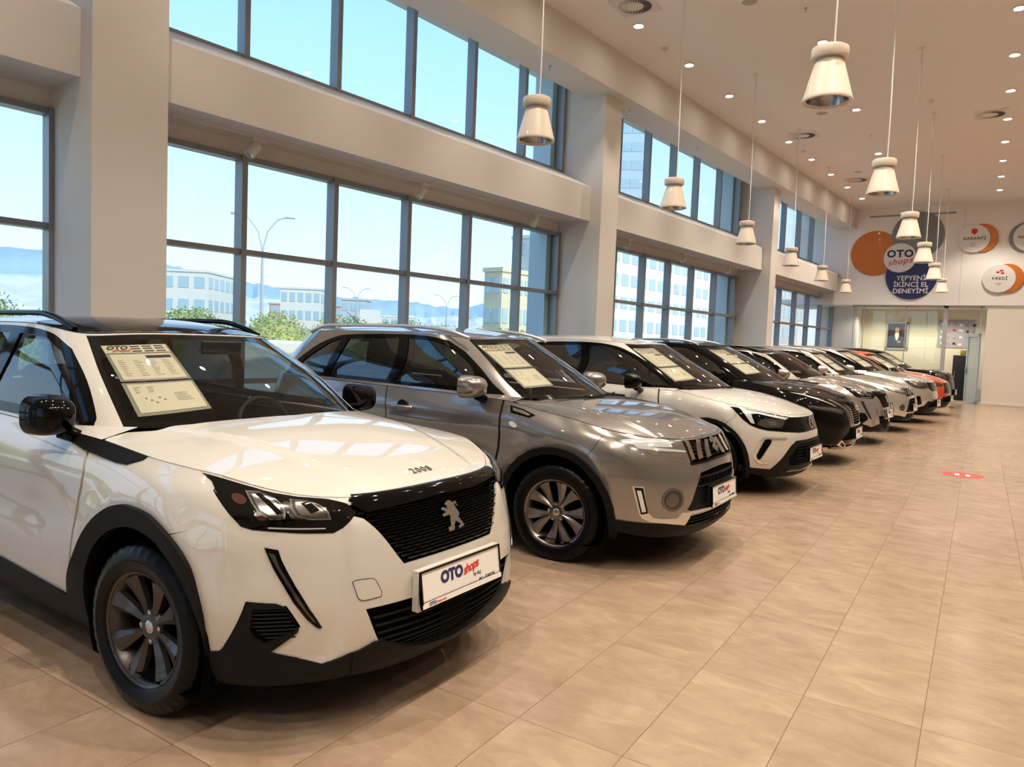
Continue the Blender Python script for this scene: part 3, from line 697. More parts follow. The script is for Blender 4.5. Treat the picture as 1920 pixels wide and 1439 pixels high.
# outlines of the mesh-grille crossover, (s, v) on its flank surface
D2008 = {
'headlight':[(-0.665,6.97),(-0.43,6.413),(-0.394,6.043),(-0.372,5.848),(-0.362,5.48),(-0.387,5.289),(-0.414,5.085),(-0.442,4.963),(-0.524,5.024),(-0.602,5.103),(-0.654,5.157),(-0.681,5.242),(-0.696,5.548),(-0.709,6.058),(-0.718,6.681)],
'hl_a':[(-0.627,6.508),(-0.585,6.608),(-0.555,6.276),(-0.544,5.948),(-0.545,5.693),(-0.558,5.424),(-0.599,5.432),(-0.621,5.664),(-0.626,6.005)],
'hl_b':[(-0.515,6.278),(-0.474,6.175),(-0.446,5.91),(-0.432,5.62),(-0.435,5.342),(-0.494,5.381),(-0.525,5.517),(-0.529,5.811)],
'hl_line':[(-0.612,5.2),(-0.46,5.102),(-0.461,5.058),(-0.614,5.156)],
'bar':[(-0.33,6.21),(-0.066,5.877),(-0.142,5.837),(-0.242,5.775),(-0.324,5.714),(-0.339,5.813)],
'mesh':[(-0.369,5.819),(-0.34,5.791),(-0.324,5.714),(-0.242,5.775),(-0.142,5.837),(-0.026,5.884),(-0.003,3.853),(-0.162,3.826),(-0.23,3.815),(-0.25,4.07),(-0.304,4.803),(-0.341,5.282),(-0.368,5.401)],
'intake':[(-0.379,2.933),(-0.215,2.922),(-0.022,2.825),(0.025,0.613),(-0.149,0.989),(-0.241,1.338),(-0.3,1.683),(-0.333,1.923),(-0.358,2.464)],
'drl':[(-0.634,4.631),(-0.597,4.555),(-0.591,4.321),(-0.563,3.626),(-0.538,3.11),(-0.507,2.625),(-0.514,2.604),(-0.523,2.643),(-0.55,2.875),(-0.579,3.295),(-0.615,4.117)],
'clad':[(-0.836,1.923),(-0.799,1.999),(-0.784,2.141),(-0.705,3.337),(-0.625,3.282),(-0.603,3.196),(-0.571,2.638),(-0.575,2.571),(-0.65,2.053),(-0.576,1.812),(-0.507,1.466),(-0.433,1.76),(-0.333,1.923),(-0.241,1.338),(-0.149,0.989),(0.025,0.613)],
'slat':[(-0.69,3.168),(-0.603,3.162),(-0.574,2.7),(-0.585,2.604),(-0.667,2.302),(-0.692,2.474),(-0.703,2.681)],
'tow':[(-0.408,3.635),(-0.396,3.667),(-0.348,3.647),(-0.336,3.572),(-0.322,3.285),(-0.326,3.169),(-0.387,3.165),(-0.4,3.246)],
'arch_o':[(-1.243,1.7),(-1.233,2.507),(-1.209,3.181),(-1.169,3.991),(-1.134,4.638),(-1.1,5.026),(-1.066,5.232),(-1.039,5.268),(-1.003,5.196),(-0.942,4.889),(-0.886,4.479),(-0.85,3.958),(-0.846,3.305),(-0.841,2.538),(-0.835,1.933)],
'bumpseam':[(-0.91,4.728),(-0.842,4.994),(-0.762,5.29),(-0.7,5.516)],
'doorseam':[(-1.149,6.581),(-1.165,5.748),(-1.191,4.966),(-1.201,4.199),(-1.229,2.938),(-1.245,1.683)],
}
# outlines of the slotted-grille crossover
DVIT = {
'headlight':[(-0.311,6.054),(-0.312,5.277),(-0.314,4.71),(-0.328,4.374),(-0.425,4.524),(-0.551,4.824),(-0.654,5.136),(-0.696,5.416),(-0.713,6.003),(-0.729,6.575)],
'hl_chrome':[(-0.425,6.903),(-0.412,6.203),(-0.424,5.378),(-0.544,5.466),(-0.622,5.562),(-0.663,5.759),(-0.69,6.042)],
'hl_strip':[(-0.645,5.623),(-0.589,5.499),(-0.34,5.046),(-0.339,4.931),(-0.511,5.131),(-0.636,5.321)],
'hl_low':[(-0.604,5.235),(-0.52,5.047),(-0.54,4.845),(-0.59,4.954)],
'hl_low2':[(-0.466,5.023),(-0.346,4.808),(-0.361,4.568),(-0.461,4.765)],
'slot1':[(-0.305,5.966),(-0.272,5.848),(-0.287,4.51),(-0.323,4.454)],
'slot2':[(-0.194,5.955),(-0.149,5.853),(-0.197,4.518),(-0.256,4.441)],
'slot3':[(-0.096,5.795),(-0.048,5.749),(-0.09,4.502),(-0.156,4.435)],
'fogbay':[(-0.642,3.429),(-0.558,3.505),(-0.451,3.372),(-0.324,2.925),(-0.369,2.193),(-0.452,1.621),(-0.597,1.747),(-0.626,2.039),(-0.652,2.888)],
'chrome':[(-0.719,3.323),(-0.658,3.303),(-0.653,3.097),(-0.635,2.038),(-0.602,1.725),(-0.548,1.643),(-0.452,1.621),(-0.424,1.889),(-0.343,1.845),(-0.395,1.168),(-0.521,1.372),(-0.619,1.5),(-0.66,1.678),(-0.678,1.94)],
'bseam':[(-0.946,4.55),(-0.908,4.881),(-0.867,5.234),(-0.737,6.497)],
}
# outlines of the visor car and of the V-grille car
DCRO = {
'vizor':[(-0.808,6.469),(-0.675,6.637),(-0.499,6.456),(-0.338,6.01),(-0.19,6.075),(-0.013,6.075),(-0.133,4.228),(-0.295,4.26),(-0.486,4.434),(-0.63,4.593),(-0.696,4.789),(-0.748,5.055),(-0.78,5.416),(-0.8,5.867)],
'drl':[(-0.752,6.463),(-0.661,6.33),(-0.373,5.882),(-0.422,5.648),(-0.637,6.005),(-0.693,5.864),(-0.711,5.17),(-0.737,5.238),(-0.741,5.655),(-0.743,6.12)],
'lampin':[(-0.644,5.528),(-0.542,5.682),(-0.425,5.606),(-0.496,4.911),(-0.642,4.897),(-0.694,5.15)],
'fang':[(-0.695,3.573),(-0.67,3.859),(-0.46,3.825),(-0.478,3.703),(-0.651,3.688),(-0.676,3.507),(-0.718,2.337),(-0.712,2.008),(-0.682,1.807),(-0.611,1.72),(-0.616,1.601),(-0.692,1.607),(-0.747,2.188),(-0.743,2.447)],
'fangin':[(-0.663,3.514),(-0.635,3.718),(-0.606,3.572),(-0.61,3.31),(-0.681,2.027),(-0.702,1.943),(-0.716,2.242),(-0.669,3.362)],
}
DQAS = {
'lamp':[(-0.76,5.229),(-0.681,5.083),(-0.545,5.059),(-0.426,4.827),(-0.366,4.521),(-0.407,4.196),(-0.564,4.481),(-0.684,4.659),(-0.769,4.823)],
'chrome1':[(-0.517,6.051),(-0.41,5.134),(-0.33,4.507),(-0.285,3.767),(-0.243,2.845),(-0.199,2.817),(-0.237,3.805),(-0.291,4.631),(-0.379,5.29),(-0.482,6.193)],
'chrome2':[(-0.324,5.277),(-0.249,4.683),(-0.225,3.925),(-0.19,2.872),(-0.158,2.912),(-0.187,3.904),(-0.21,4.736),(-0.302,5.4)],
'strip':[(-0.823,6.666),(-0.717,6.503),(-0.608,5.961),(-0.549,5.583),(-0.47,5.025),(-0.464,5.14),(-0.54,5.715),(-0.596,6.156),(-0.702,6.78)],
'tri':[(-0.404,1.535),(-0.275,0.642),(-0.34,0.611),(-0.471,1.047)],
'panel':[(-0.76,4.476),(-0.38,3.993),(-0.352,2.901),(-0.449,2.022),(-0.583,0.902),(-0.637,1.042)],
}
# ------------------------------------------------------------------ compact crossover with the wide mesh grille
def car_2008(label, pose, paint='white_paint', roofm='gloss_black', near=True, group=None, plate_on=True, spoke='rim_dark', mirror='gloss_black'):
    T = D2008
    root = empty('car', (pose[0], pose[1], 0), math.radians(pose[2])); tag(root, label, 'car', group)
    RR = (-2.9, -3.44, 2.6)
    rows = [(.20, .78, .80, .20, 2.4) + RR, (.27, .835, .845, .20, 2.5) + RR, (.36, .850, .865, .20, 2.5) + RR, (.50, .850, .880, .20, 2.5) + RR, (.65, .828, .885, .15, 2.5) + RR, (.78, .795, .880, .12, 2.5) + RR,
            ([(.8, .868), (.3, .89), (-.5, .92), (-3.4, .95)], .752, .862, .02, 2.5) + RR, ([(.75, .885), (.68, .878), (.6, .89), (.28, .965), (-.1, .99), (-.5, 1.02), (-3.4, 1.08)], .72, .80, -.10, 2.65) + RR]
    def bump(o, s):
        x, y, z = o[..., 0], o[..., 1], o[..., 2]; side = np.clip((s - .75) / .15, 0, 1); b = 0
        for cx in (0., -2.605):
            r = np.hypot(x - cx, z - .33); b = b + .016 * np.exp(-((r - .50) / .07) ** 2) * np.clip((z - .3) / .2, 0, 1)
        b = b - .022 * np.exp(-((z - .66 + (x + .5) * .03) / .10) ** 2) * np.clip((-x - .55) / .25, 0, 1) * np.clip((x + 2.25) / .2, 0, 1)
        o = o.copy(); o[..., 1] = y + np.sign(y) * b * side
        sc_ = herm([.2, .4, .65, .9], [.56, .46, .41, .39], z); t = np.clip((sc_ - s) / .05 + .5, 0, 1); t = t * t * (3 - 2 * t); w_ = np.clip((.84 - z) / .05, 0, 1) * np.clip((z - .28) / .05, 0, 1) * np.clip((.74 - s) / .12, 0, 1)
        o[..., 0] = x + (t - .5) * .016 * w_; o[..., 1] = o[..., 1] - np.sign(y) * (1 - t) * .008 * w_
        return o
    LB = Wrap(rows, bump); S = (1.0, .12)
    def crease(x, y, Y):
        yc = herm([-.4, .7], [.60, .34], x); t = np.clip((yc - np.abs(y)) / .05 + .5, 0, 1); return .012 * t * t * (3 - 2 * t) * np.clip((.72 - x) / .2, 0, 1)
    HOOD = Cap(LB, [(.72, .886), (.66, .915), (.3, 1.012), (0, 1.066), (-.5, 1.10)], 2.4, crease)
    GR = [(-2.95, -3.32, 2.6)]
    GH = Wrap([([(-.22, 1.06), (-.45, 1.055), (-1, 1.045), (-3.4, 1.10)], -.20, .775, -.75, 2.1, -2.9, -3.40, 2.6),
               ([(-.5, 1.265), (-3.4, 1.27)], -.53, .71, -1.08, 2.3, -2.85, -3.33, 2.6),
               ([(-.9, 1.468), (-1.1, 1.45), (-1.3, 1.472), (-1.6, 1.492), (-2.6, 1.478), (-3.2, 1.42)], -.90, .60, -1.45, 2.75, -2.8, -3.20, 2.6)])
    ROOF = Cap(GH, [(-.9, 1.47), (-1.1, 1.51), (-1.6, 1.542), (-2.4, 1.535), (-3.2, 1.43)], 2.6)
    SG = (1.0, .24)
    P = M[paint]; g = .03 if near else .06
    hl, mesh, bar, intake, drl, clad, arch_o = (T[k] for k in ('headlight', 'mesh', 'bar', 'intake', 'drl', 'clad', 'arch_o'))
    def sv(pts, **k): return inv(LB, pts, **k)
    arch_f = arch_poly(0, .33, .405, .13); arch_r = arch_poly(-2.605, .33, .405, .13)
    af = sv(arch_f); ar = sv(arch_r); AF = sv(arch_poly(0, .33, .414, .13)); AR = sv(arch_poly(-2.605, .33, .414, .13))
    full = lambda half: list(half) + [(-a, b) for a, b in half[::-1]]
    half_mesh = mesh[:5] + [(-.0001, 5.884), (-.0001, 3.853)] + mesh[7:]
    grille = mesh[5:6] and (mesh[:5] + mir(mesh[:5]) + mir(mesh[7:]) + mesh[7:])
    barp = [(-.36, 6.0), (-.335, 6.62)] + [(-.242, 6.75), (-.15, 6.82), (0, 6.86)]
    barp = barp + mir(barp[:-1]) ; lowb = [(-.324, 5.714), (-.242, 5.775), (-.142, 5.837), (0, 5.90)]; barp = barp + mir(lowb[:-1]) + lowb[::-1][0:1] + lowb[:-1][::-1]
    # one outline per panel --------------------------------------------------
    seam = T['doorseam']; bs = T['bumpseam']
    hlx = [tuple(p) for p in hl]; hlx = [(-.752, 6.93)] + hlx[1:] if 0 else [(-.745, 6.90), (-.60, 6.78)] + hlx[1:]
    bump_half = [(0, .95), (-.5, .95), (-.80, .95)] + [(a + .001, b) for a, b in AF if a > -1.0 and .96 < b < 4.3] + [(-.925, 4.75)] + [tuple(p) for p in bs[1:]] + [(-.70, 5.6), (-.72, 6.3), (-.70, 6.93), (-.5, 6.93), (-.3, 6.93), (0, 6.93)]
    bo = bump_half + mir(bump_half)[1:-1]
    holes = [hlx, mir(hlx), grille, barp, full_int := (intake[:2] + [(-.0, 2.83)] + mir(intake[:2]) + mir(intake[4:]) + [(0, .66)] + intake[4:])]
    bumper = patch('front_bumper', LB, S, bo, [h for h in holes] + [grow(T['slat'], .008, S).tolist(), grow(mir(T['slat']), .008, S).tolist()], 0, .012, g * .8, P, root, soft=False)
    inner = [(0, .3), (-.7, .3), (-1.9, .3), (-2.9, .3), (-2.98, 3), (-2.9, 6.9), (-2, 6.9), (-1, 6.9), (0, 6.9)]; inner = inner + mir(inner)[1:-1]
    patch('inner_body', LB, S, inner, [af, mir(af), ar, mir(ar), holes[2], holes[4]], -.03, 0, .08, M['dark'], root, soft=False)
    fend = [(-.935, 4.75)] + [tuple(p) for p in bs[1:]] + [(-.705, 5.6), (-.727, 6.3), (-.68, 6.97), (-.8, 6.97), (-1.0, 6.97), (-1.13, 6.97)] + [(a + .0035, b) for a, b in seam] + [(-1.24, .9), (-1.20, .9)] + [q for q in af[::-1] if q[1] > .9 and q[0] > -1.5][::-1][0:0]
    for side in (0, 1):
        fl = (lambda p: mir(p)) if side else (lambda p: list(p))
        patch('fender', LB, S, fl(fend[:-2] + [(-1.245, 1.0), (-1.20, 1.0)] + [(-1.19, 2.9), (-1.12, 4.2), (-1.05, 4.55), (-.97, 4.2), (-.936, 3.9)]), [fl(AF)], 0, .02, g, P, root, soft=False)
        # doors
        d1 = [(a - .0035, b) for a, b in seam]; top1 = [(-1.14, 6.97)]
        dz = sv([(-1.60, 1.03), (-1.585, .8), (-1.60, .6), (-1.63, .36)])
        fd = top1 + [(a, min(b, 6.97)) for a, b in [(dz[0][0], 6.97)]] + [(a + .002, b) for a, b in dz[1:]] + [(-1.3, 1.9)] + d1[::-1][0:]
        door = patch('front_door', LB, S, fl(top1 + [(dz[0][0], 6.97)] + dz[1:3] + [(dz[3][0], 1.75), (-1.4, 1.75), (-1.247, 1.6)] + [(a - .0035, b) for a, b in seam[::-1][1:]]), [], 0, .02, g, P, root, soft=False)
        rd = sv([(-1.607, .8), (-1.607, .6), (-1.637, .36)]); re_ = sv([(-2.20, .36), (-2.25, .62), (-2.52, .86)])
        patch('rear_door', LB, S, fl([(dz[0][0] - .003, 6.97), (re_[2][0], 6.97), re_[2], re_[1], (re_[0][0], 1.75), (rd[2][0], 1.75), rd[1], rd[0]]), [fl(AR)], 0, .02, g * 1.5, P, root, soft=False)
        patch('rear_quarter', LB, S, fl([(re_[2][0] - .003, 6.97), (-2.99, 6.97), (-2.99, 1), (re_[0][0] - .003, 1.2), (re_[1][0] - .003, re_[1][1]), (re_[2][0] - .003, re_[2][1])]), [fl(AR)], 0, .02, .08, P, root, soft=False)
        # cladding
        sill = sv([(-.50, .335), (-1.2, .375), (-2.15, .375)]) + sv([(-2.2, .20), (-1.2, .20), (-.5, .20)])
        patch('sill_cladding', LB, S, fl(sill), [fl(af), fl(ar)], .010, .03, .06, M['clad'], root, soft=False)
        ao = [tuple(p) for p in arch_o]; ai = [q for q in af if q[1] > .05]
        ring = ao + [(-.836, 1.0), (-.83, .3)] + [(-1.30, .3), (-1.256, .8)]
        patch('wheel_arch_trim', LB, S, fl(ring), [fl(af)], .016, .045, .03, M['clad'], root)
        ro = sv(arch_poly(-2.605, .33, .47, .15)); patch('wheel_arch_trim', LB, S, fl(ro), [fl(ar)], .016, .04, .05, M['clad'], root, soft=False)
        for cx in (0., -2.605):
            liner = MB(); X = Matrix.Translation((cx, (1 if side else -1) * .845, .33)) @ Matrix.Rotation(PI / 2 * (-1 if side else 1), 4, 'X')
            liner.lathe([(.405, .02), (.405, -.30), (0, -.30)], 40, X)
            liner.v = [(a_, b_, max(c_, .15)) for a_, b_, c_ in liner.v]; liner.build('wheel_well', M['dark'], root)
        # headlight
        h = patch('headlight', LB, S, fl(grow(hlx, .005, S)), [], .002, .012, .03, M['gloss_black'], root, soft=False)
        def off_(z): return dict(off=z)
        for nm, core in (('hl_a', [(.30, .80), (.50, .86), (.86, .18), (.66, .12)]), ('hl_b', [(.35, .70), (.62, .80), (.75, .35), (.48, .25)])):
            q = T[nm]; o_ = patch('reflector', LB, S, fl(q), [], .0035, .003, .02, M['chrome'], h, soft=False); a_ = np.array(q); lo, hi = a_.min(0), a_.max(0); c = a_.mean(0)
            patch('reflector_bowl', LB, S, fl([tuple(c + (np.array(p) - c) * .88) for p in q]), [], .0045, .002, .015, M['lamp_grey'], h, soft=False)
            patch('reflector_bowl', LB, S, fl([tuple(c + (np.array(p) - c) * np.array([.70, .74])) for p in q]), [], .0055, .002, .015, M['reflector'], h, soft=False)
            patch('projector', LB, S, fl([tuple(lo + (hi - lo) * np.array([u, v])) for u, v in core]), [], .0068, .003, .012, M['gloss_black'], h, soft=False)
        patch('reflector', LB, S, fl([(-.545, 6.0), (-.53, 6.15), (-.50, 5.75), (-.512, 5.42), (-.54, 5.45)]), [], .003, .002, .015, M['lamp_grey'], h, soft=False)
        for k_, (a0, b0, r0) in enumerate(((-.655, 6.12, .020), (-.618, 5.55, .015))): patch('amber_reflector', LB, S, fl([(a0 + r0 * math.cos(t), b0 + r0 * 1.35 / .12 * .9 * math.sin(t)) for t in np.linspace(0, 2 * PI, 15)[:-1]]), [], .003, .002, .02, M['amber'], h)
        patch('light_strip', LB, S, fl(T['hl_line']), [], .0035, .002, .03, M['lamp_bright'], h, soft=False)
        patch('lens', LB, S, fl(grow(hlx, .003, S)), [], .009, .0, .04, M['lens'], h, soft=False)
        # daytime running lamp
        d = patch('daytime_lamp', LB, S, fl(drl), [], .004, .012, .02, M['gloss_black'], root, soft=False)
        patch('light_strip', LB, S, fl([(-.624, 4.5), (-.607, 4.45), (-.598, 4.15), (-.570, 3.56), (-.546, 3.06), (-.522, 2.74), (-.536, 2.86), (-.568, 3.30), (-.604, 4.1)]), [], .0065, .002, .02, M['lamp_grey'], d, soft=False)
        c = [tuple(p) for p in clad[:-3]] + [(-.241, 1.05), (-.235, .55), (-.5, .75), (-.70, .55), (-.83, .35)]
        c = [(-.836, 1.923)] + [tuple(p) for p in clad[1:11]] + [(-.433, 1.76), (-.345, 1.90), (-.333, 1.6), (-.30, .9), (-.385, .5), (-.457, .5), (-.57, .5), (-.70, .4), (-.83, .3)]
        cl = patch('bumper_cladding', LB, S, fl(c), [fl([tuple(p) for p in T['slat']])], .007, .025, .03, M['clad'], root, soft=False)
        patch('fog_recess', LB, S, fl(T['slat']), [], -.008, 0, .03, M['dark'], cl, soft=False)
        sl = MB()
        for k in range(8):
            v = 2.45 + .095 * k; a = -.700 + .012 * max(0, 3 - k) ; b = -.575 - .010 * max(0, k - 3) * .6
            pts = surf_line(LB, [(a + (b - a) * t, v) for t in np.linspace(.02, .95, 7)], -.002); sl.tube([(p.x, p.y * (-1 if side else 1), p.z) for p in pts], .0035, 6)
        sl.build('air_slats', M['clad'], cl)
        tw = patch('tow_cover', LB, S, fl(T['tow']), [], .0015, .002, .02, P, root) if not side else None
        if tw is not None: MB().tube(surf_line(LB, smooth_loop(T['tow'], np.array(S)).tolist(), .0015), .0011, 5, True).build('cover_gap', M['dark'], tw)
    # lower lip, right across
    lip = [(-.385, .70), (-.30, 1.0), (-.24, 1.28), (-.149, .99), (0, .66)]; lip = lip + mir(lip[:-1]) + [(.385, .45), (.3, .3), (0, .18), (-.3, .3), (-.385, .45)]
    lt = [(-.42, 1.75), (-.350, 2.0), (-.325, 1.98), (-.292, 1.76), (-.236, 1.42), (-.146, 1.08), (0, .76)]; lb_ = [(0, .18), (-.13, .22), (-.3, .35), (-.42, .6)]
    patch('front_lip', LB, S, lt + mir(lt)[1:] + mir(lb_)[:-1] + lb_, [], .012, .03, .03, M['clad'], root, soft=False)
    # grille
    gb = patch('grille', LB, S, grille, [], -.022, 0, .04, M['dark'], root, soft=False)
    mm = MB(); gp = np.array([(a * 1.0, b) for a, b in grille])
    nr = 22
    for r in range(nr):
        v = 3.88 + (6.0 - 3.88) * (r + .5) / nr; nC = 12
        for c in range(-nC, nC + 1):
            s0 = (c + .5 * (r % 2)) * .047
            if not inpoly([(s0 - .012, v), (s0 + .012, v)], gp).all(): continue
            pts = surf_line(LB, [(s0 - .0215, v), (s0, v - .01), (s0 + .0215, v)], -.008)
            n_ = on_surf(LB, s0, v, 0)[1]
            vs = []
            for p, w_ in zip(pts, (.8, 1, .8)):
                for dz, dn in ((-.0040, -.012), (-.0032, .001), (.0034, .006), (.0040, -.012)): vs.append(p + Vector((0, 0, dz * w_)) + n_ * dn)
            mm.add(vs, [(0, 4, 5, 1), (1, 5, 6, 2), (2, 6, 7, 3), (4, 8, 9, 5), (5, 9, 10, 6), (6, 10, 11, 7)], True)
    mm.build('grille_mesh', M['mesh'], gb)
    patch('grille_top_bar', LB, S, [(a, b - .28) if b < 6.3 else (a, b) for a, b in barp], [], .014, .03, .03, M['gloss_black'], root)
    # standing lion badge
    lion = [(-0.0805,0.0451),(-0.0701,0.0516),(-0.053,0.0564),(-0.0374,0.0503),(-0.0281,0.0418),(-0.0173,0.047),(-0.0094,0.0442),(-0.0065,0.0325),(-0.0015,0.0232),(-0.0085,0.0272),(-0.0169,0.0399),(-0.0229,0.0353),(-0.0182,0.0233),(-0.0122,0.0138),(-0.0001,-0.0024),(-0.0041,-0.0116),(-0.0128,-0.0156),(0.0005,-0.0322),(0.0138,-0.0503),(0.0131,-0.0572),(-0.0003,-0.0589),(-0.018,-0.0617),(-0.0206,-0.0535),(-0.0053,-0.0487),(-0.0102,-0.0421),(-0.0319,-0.0289),(-0.0442,-0.0447),(-0.0477,-0.0608),(-0.0683,-0.0622),(-0.0801,-0.0633),(-0.0831,-0.0468),(-0.0756,-0.0469),(-0.065,-0.0435),(-0.0621,-0.0162),(-0.0583,-0.0058),(-0.0651,-0.0004),(-0.0908,-0.0013),(-0.0993,-0.0025),(-0.1029,0.0064),(-0.0957,0.0106),(-0.0787,0.0117),(-0.0921,0.0223),(-0.1028,0.0242),(-0.1042,0.0313),(-0.0948,0.0345),(-0.0775,0.0294),(-0.0619,0.0198),(-0.0655,0.0259),(-0.0712,0.0325),(-0.0661,0.0371),(-0.0759,0.0402)]
    def badge(par, p, n, h, m='chrome', up=Vector((0, 0, 1))):
        x = up.cross(n).normalized(); y = n.cross(x).normalized(); Mx = Matrix.Identity(4)
        for i in range(3): Mx[i][0] = x[i]; Mx[i][1] = y[i]; Mx[i][2] = n[i]; Mx[i][3] = p[i]
        return MB().prism([((a + .047) * h, b * h) for a, b in lion], .006, Mx).build('badge', M[m], par)
    p, n = on_surf(LB, 0., 4.85, .004); badge(gb, p, n, 1.06)
    ib = patch('lower_grille', LB, S, full_int, [], -.030, 0, .04, M['dark'], root, soft=False)
    sl = MB(); ip = np.array(full_int)
    for r in range(8):
        v = .98 + .235 * r; ss = [s for s in np.linspace(-.36, .36, 161) if inpoly([(s, v)], ip)[0]]
        sl.tube(surf_line(LB, [(s, v) for s in ss[2:-2]], -.014), .0045, 6)
    patch('radar_panel', LB, S, [(-.075, 2.75), (.075, 2.75), (.06, .95), (-.06, .95)], [], -.010, .015, .04, M['dark'], ib, soft=False)
    sl.build('air_slats', M['clad'], ib)
    pl = plate(root, .885, .530, tilt=8)
    MB().box((.862, 0, .515), (.03, .535, .16)).build('plate_bracket', P, root)
    # hood lettering
    p, n = on_surf(HOOD, .640, 0, .001); x = Vector((0, 1, 0)); y = n.cross(x); Mx = Matrix.Identity(4)
    for i in range(3): Mx[i][0] = x[i]; Mx[i][1] = y[i]; Mx[i][2] = n[i]; Mx[i][3] = p[i]
    text('model_lettering', '2008', .054, Mx, M['rim'], root, extrude=.003, bold=.0004, spacing=1.25)
    # hood
    R = LB(np.linspace(-1.14, 1.14, 81), np.full(81, 6.98)); ho = [(float(a), float(b)) for a, b in R[:, :2] * [1, .997]]
    ho = [q for q in ho if q[0] > -.42]
    cowl = [(-.42, .78), (-.42, .70), (-.35, .63), (-.27, .49), (-.20, .25), (-.17, 0)]
    patch('hood', HOOD, (1, 1), ho + cowl[:-1] + [(-.17, 0)] + [(a, -b) for a, b in cowl[:-1][::-1]], [], .001, .018, g * .8, P, root, soft=False)
    MB().add(*loft([[(x, y, z - .05 * (abs(y) / .66) ** 3) for x, z in ((-.12, 1.035), (-.52, 1.03), (-.52, .93), (-.12, .93))] for y in np.linspace(-.66, .66, 15)])).build('cowl_panel', M['clad'], root)
    # shoulders from the flanks to the glasshouse
    sh = MB()
    for s_ in (-1, 1):
        xs = np.linspace(-.43, -3.2, 40); a = LB(np.linspace(.9, 2.9, 400), np.full(400, 7.)); b = GH(np.linspace(.3, 2.9, 400), np.full(400, 0.)); oa, ob = np.argsort(a[:, 0]), np.argsort(b[:, 0])
        A = [(x, s_ * np.interp(x, a[oa, 0], a[oa, 1]), np.interp(x, a[oa, 0], a[oa, 2])) for x in xs]; B = [(x, s_ * np.interp(x, b[ob, 0], b[ob, 1]), np.interp(x, b[ob, 0], b[ob, 2]) + .002) for x in xs]
        n = len(xs); sh.add(A + B, [(i, i + 1, n + i + 1, n + i) for i in range(n - 1)], True)
    sh.build('shoulder_panel', P, root)
    # glasshouse
    fr = [(-.60, 1.055), (-.62, 1.09), (-.81, 1.24), (-1.06, 1.375), (-1.26, 1.44), (-1.48, 1.468), (-1.9, 1.475), (-2.4, 1.455), (-2.75, 1.40), (-2.95, 1.28), (-2.98, 1.2), (-2.88, 1.13), (-2.4, 1.09), (-1.5, 1.05), (-.8, 1.045)]
    g1 = [(-.80, 1.095), (-.90, 1.24), (-1.10, 1.36), (-1.30, 1.42), (-1.60, 1.437), (-1.64, 1.10)]
    g2 = [(-1.74, 1.105), (-1.71, 1.44), (-2.0, 1.445), (-2.32, 1.43), (-2.44, 1.13)]
    g3 = [(-2.50, 1.14), (-2.41, 1.42), (-2.62, 1.385), (-2.82, 1.27), (-2.84, 1.20)]
    F, G1, G2, G3 = (inv(GH, q) for q in (fr, g1, g2, g3))
    ws = [(-.722, .0), (-.706, .6), (-.685, 1.2), (-.640, 1.95), (-.4, 1.97), (0, 1.97)]; ws = ws + mir(ws)[1:]
    ws = ws + [(.5, 0.), (.0, .0), (-.5, 0.)]
    go = [(-2.99, 0), (-2.99, 2)] + [(a, 2) for a in np.linspace(-2.5, 2.5, 21)] + [(2.99, 2), (2.99, 0)] + [(a, 0) for a in np.linspace(2.5, -2.5, 21)]
    rw = [(-2.93, .25), (-2.55, .3), (-2.6, 1.7), (-2.93, 1.8)]
    patch('cabin_frame', GH, SG, go, [F, mir(F), ws, rw, mir(rw)], 0, .02, g, P, root)
    patch('windscreen', GH, SG, ws, [], -.003, .004, .05, M['glass'], root)
    band = [(-.722, .0), (-.706, .6), (-.685, 1.2), (-.640, 1.95), (-.4, 1.97), (0, 1.97)]; band = band + mir(band)[1:] + [(.5, 0), (0, 0), (-.5, 0)]
    inb = [(-.685, .16), (-.675, .6), (-.655, 1.2), (-.612, 1.80), (-.4, 1.86), (-.1, 1.86), (-.07, 1.70)]; inb = inb + mir(inb) + [(.60, .12), (0, .12), (-.60, .12)]
    patch('windscreen_border', GH, SG, band, [inb], -.0045, .0, .05, M['gloss_black'], root)
    rf = GH(np.linspace(-2.97, 2.97, 161), np.full(161, 2.)); patch('roof', ROOF, (1, 1), [(float(a), float(b)) for a, b in rf[:, :2]], [], .004, .02, g * 1.4, M[roofm], root, soft=False)
    for side in (0, 1):
        fl = (lambda p: mir(p)) if side else (lambda p: list(p)); sg = 1 if side else -1
        patch('window_frame', GH, SG, fl(F), [fl(G1), fl(G2), fl(G3)], .002, .015, .05, M['gloss_black'], root)
        patch('side_window', GH, SG, fl(G1), [], -.006, 0, .06, M['side_glass'], root)
        patch('side_window', GH, SG, fl(G2), [], -.006, 0, .06, M['tint_glass'], root)
        patch('side_window', GH, SG, fl(G3), [], -.006, 0, .06, M['tint_glass'], root)
        # roof rail
        xs = np.linspace(-1.20, -2.95, 24); rl = []
        for i, x in enumerate(xs):
            t = i / 23; rise = .045 * min(1, math.sin(PI * min(t, 1 - t) * 2.2) if min(t, 1 - t) < .22 else 1)
            rl.append((x, sg * (.545 - .01 * math.sin(PI * t)), float(ROOF(np.array([x]), np.array([.545]))[0, 2]) + rise))
        MB().tube(rl, .016, 10).build('roof_rail', M['gloss_black'], root)
        # mirror and its trim blade
        mr = door_mirror(root, (-.635, sg * .90, 1.105), sg, mirror, (.18, .18, .175), 'gloss_black', -8)
        tr = [(-.66, 6.98), (-.50, 6.98), (-.30, 6.95), (-.10, 6.93)]
        blade = sv([(-.62, .985), (-.44, .975), (-.24, .955)]) ; q = [(-1.195, 6.97), (-1.0, 6.985), (-.985, 6.97), (-1.045, 6.42), (-1.075, 6.35), (-1.16, 6.45), (-1.20, 6.62)]
        patch('side_trim_blade', LB, S, fl(q), [], .006, .012, .03, M['clad'], root, soft=False)
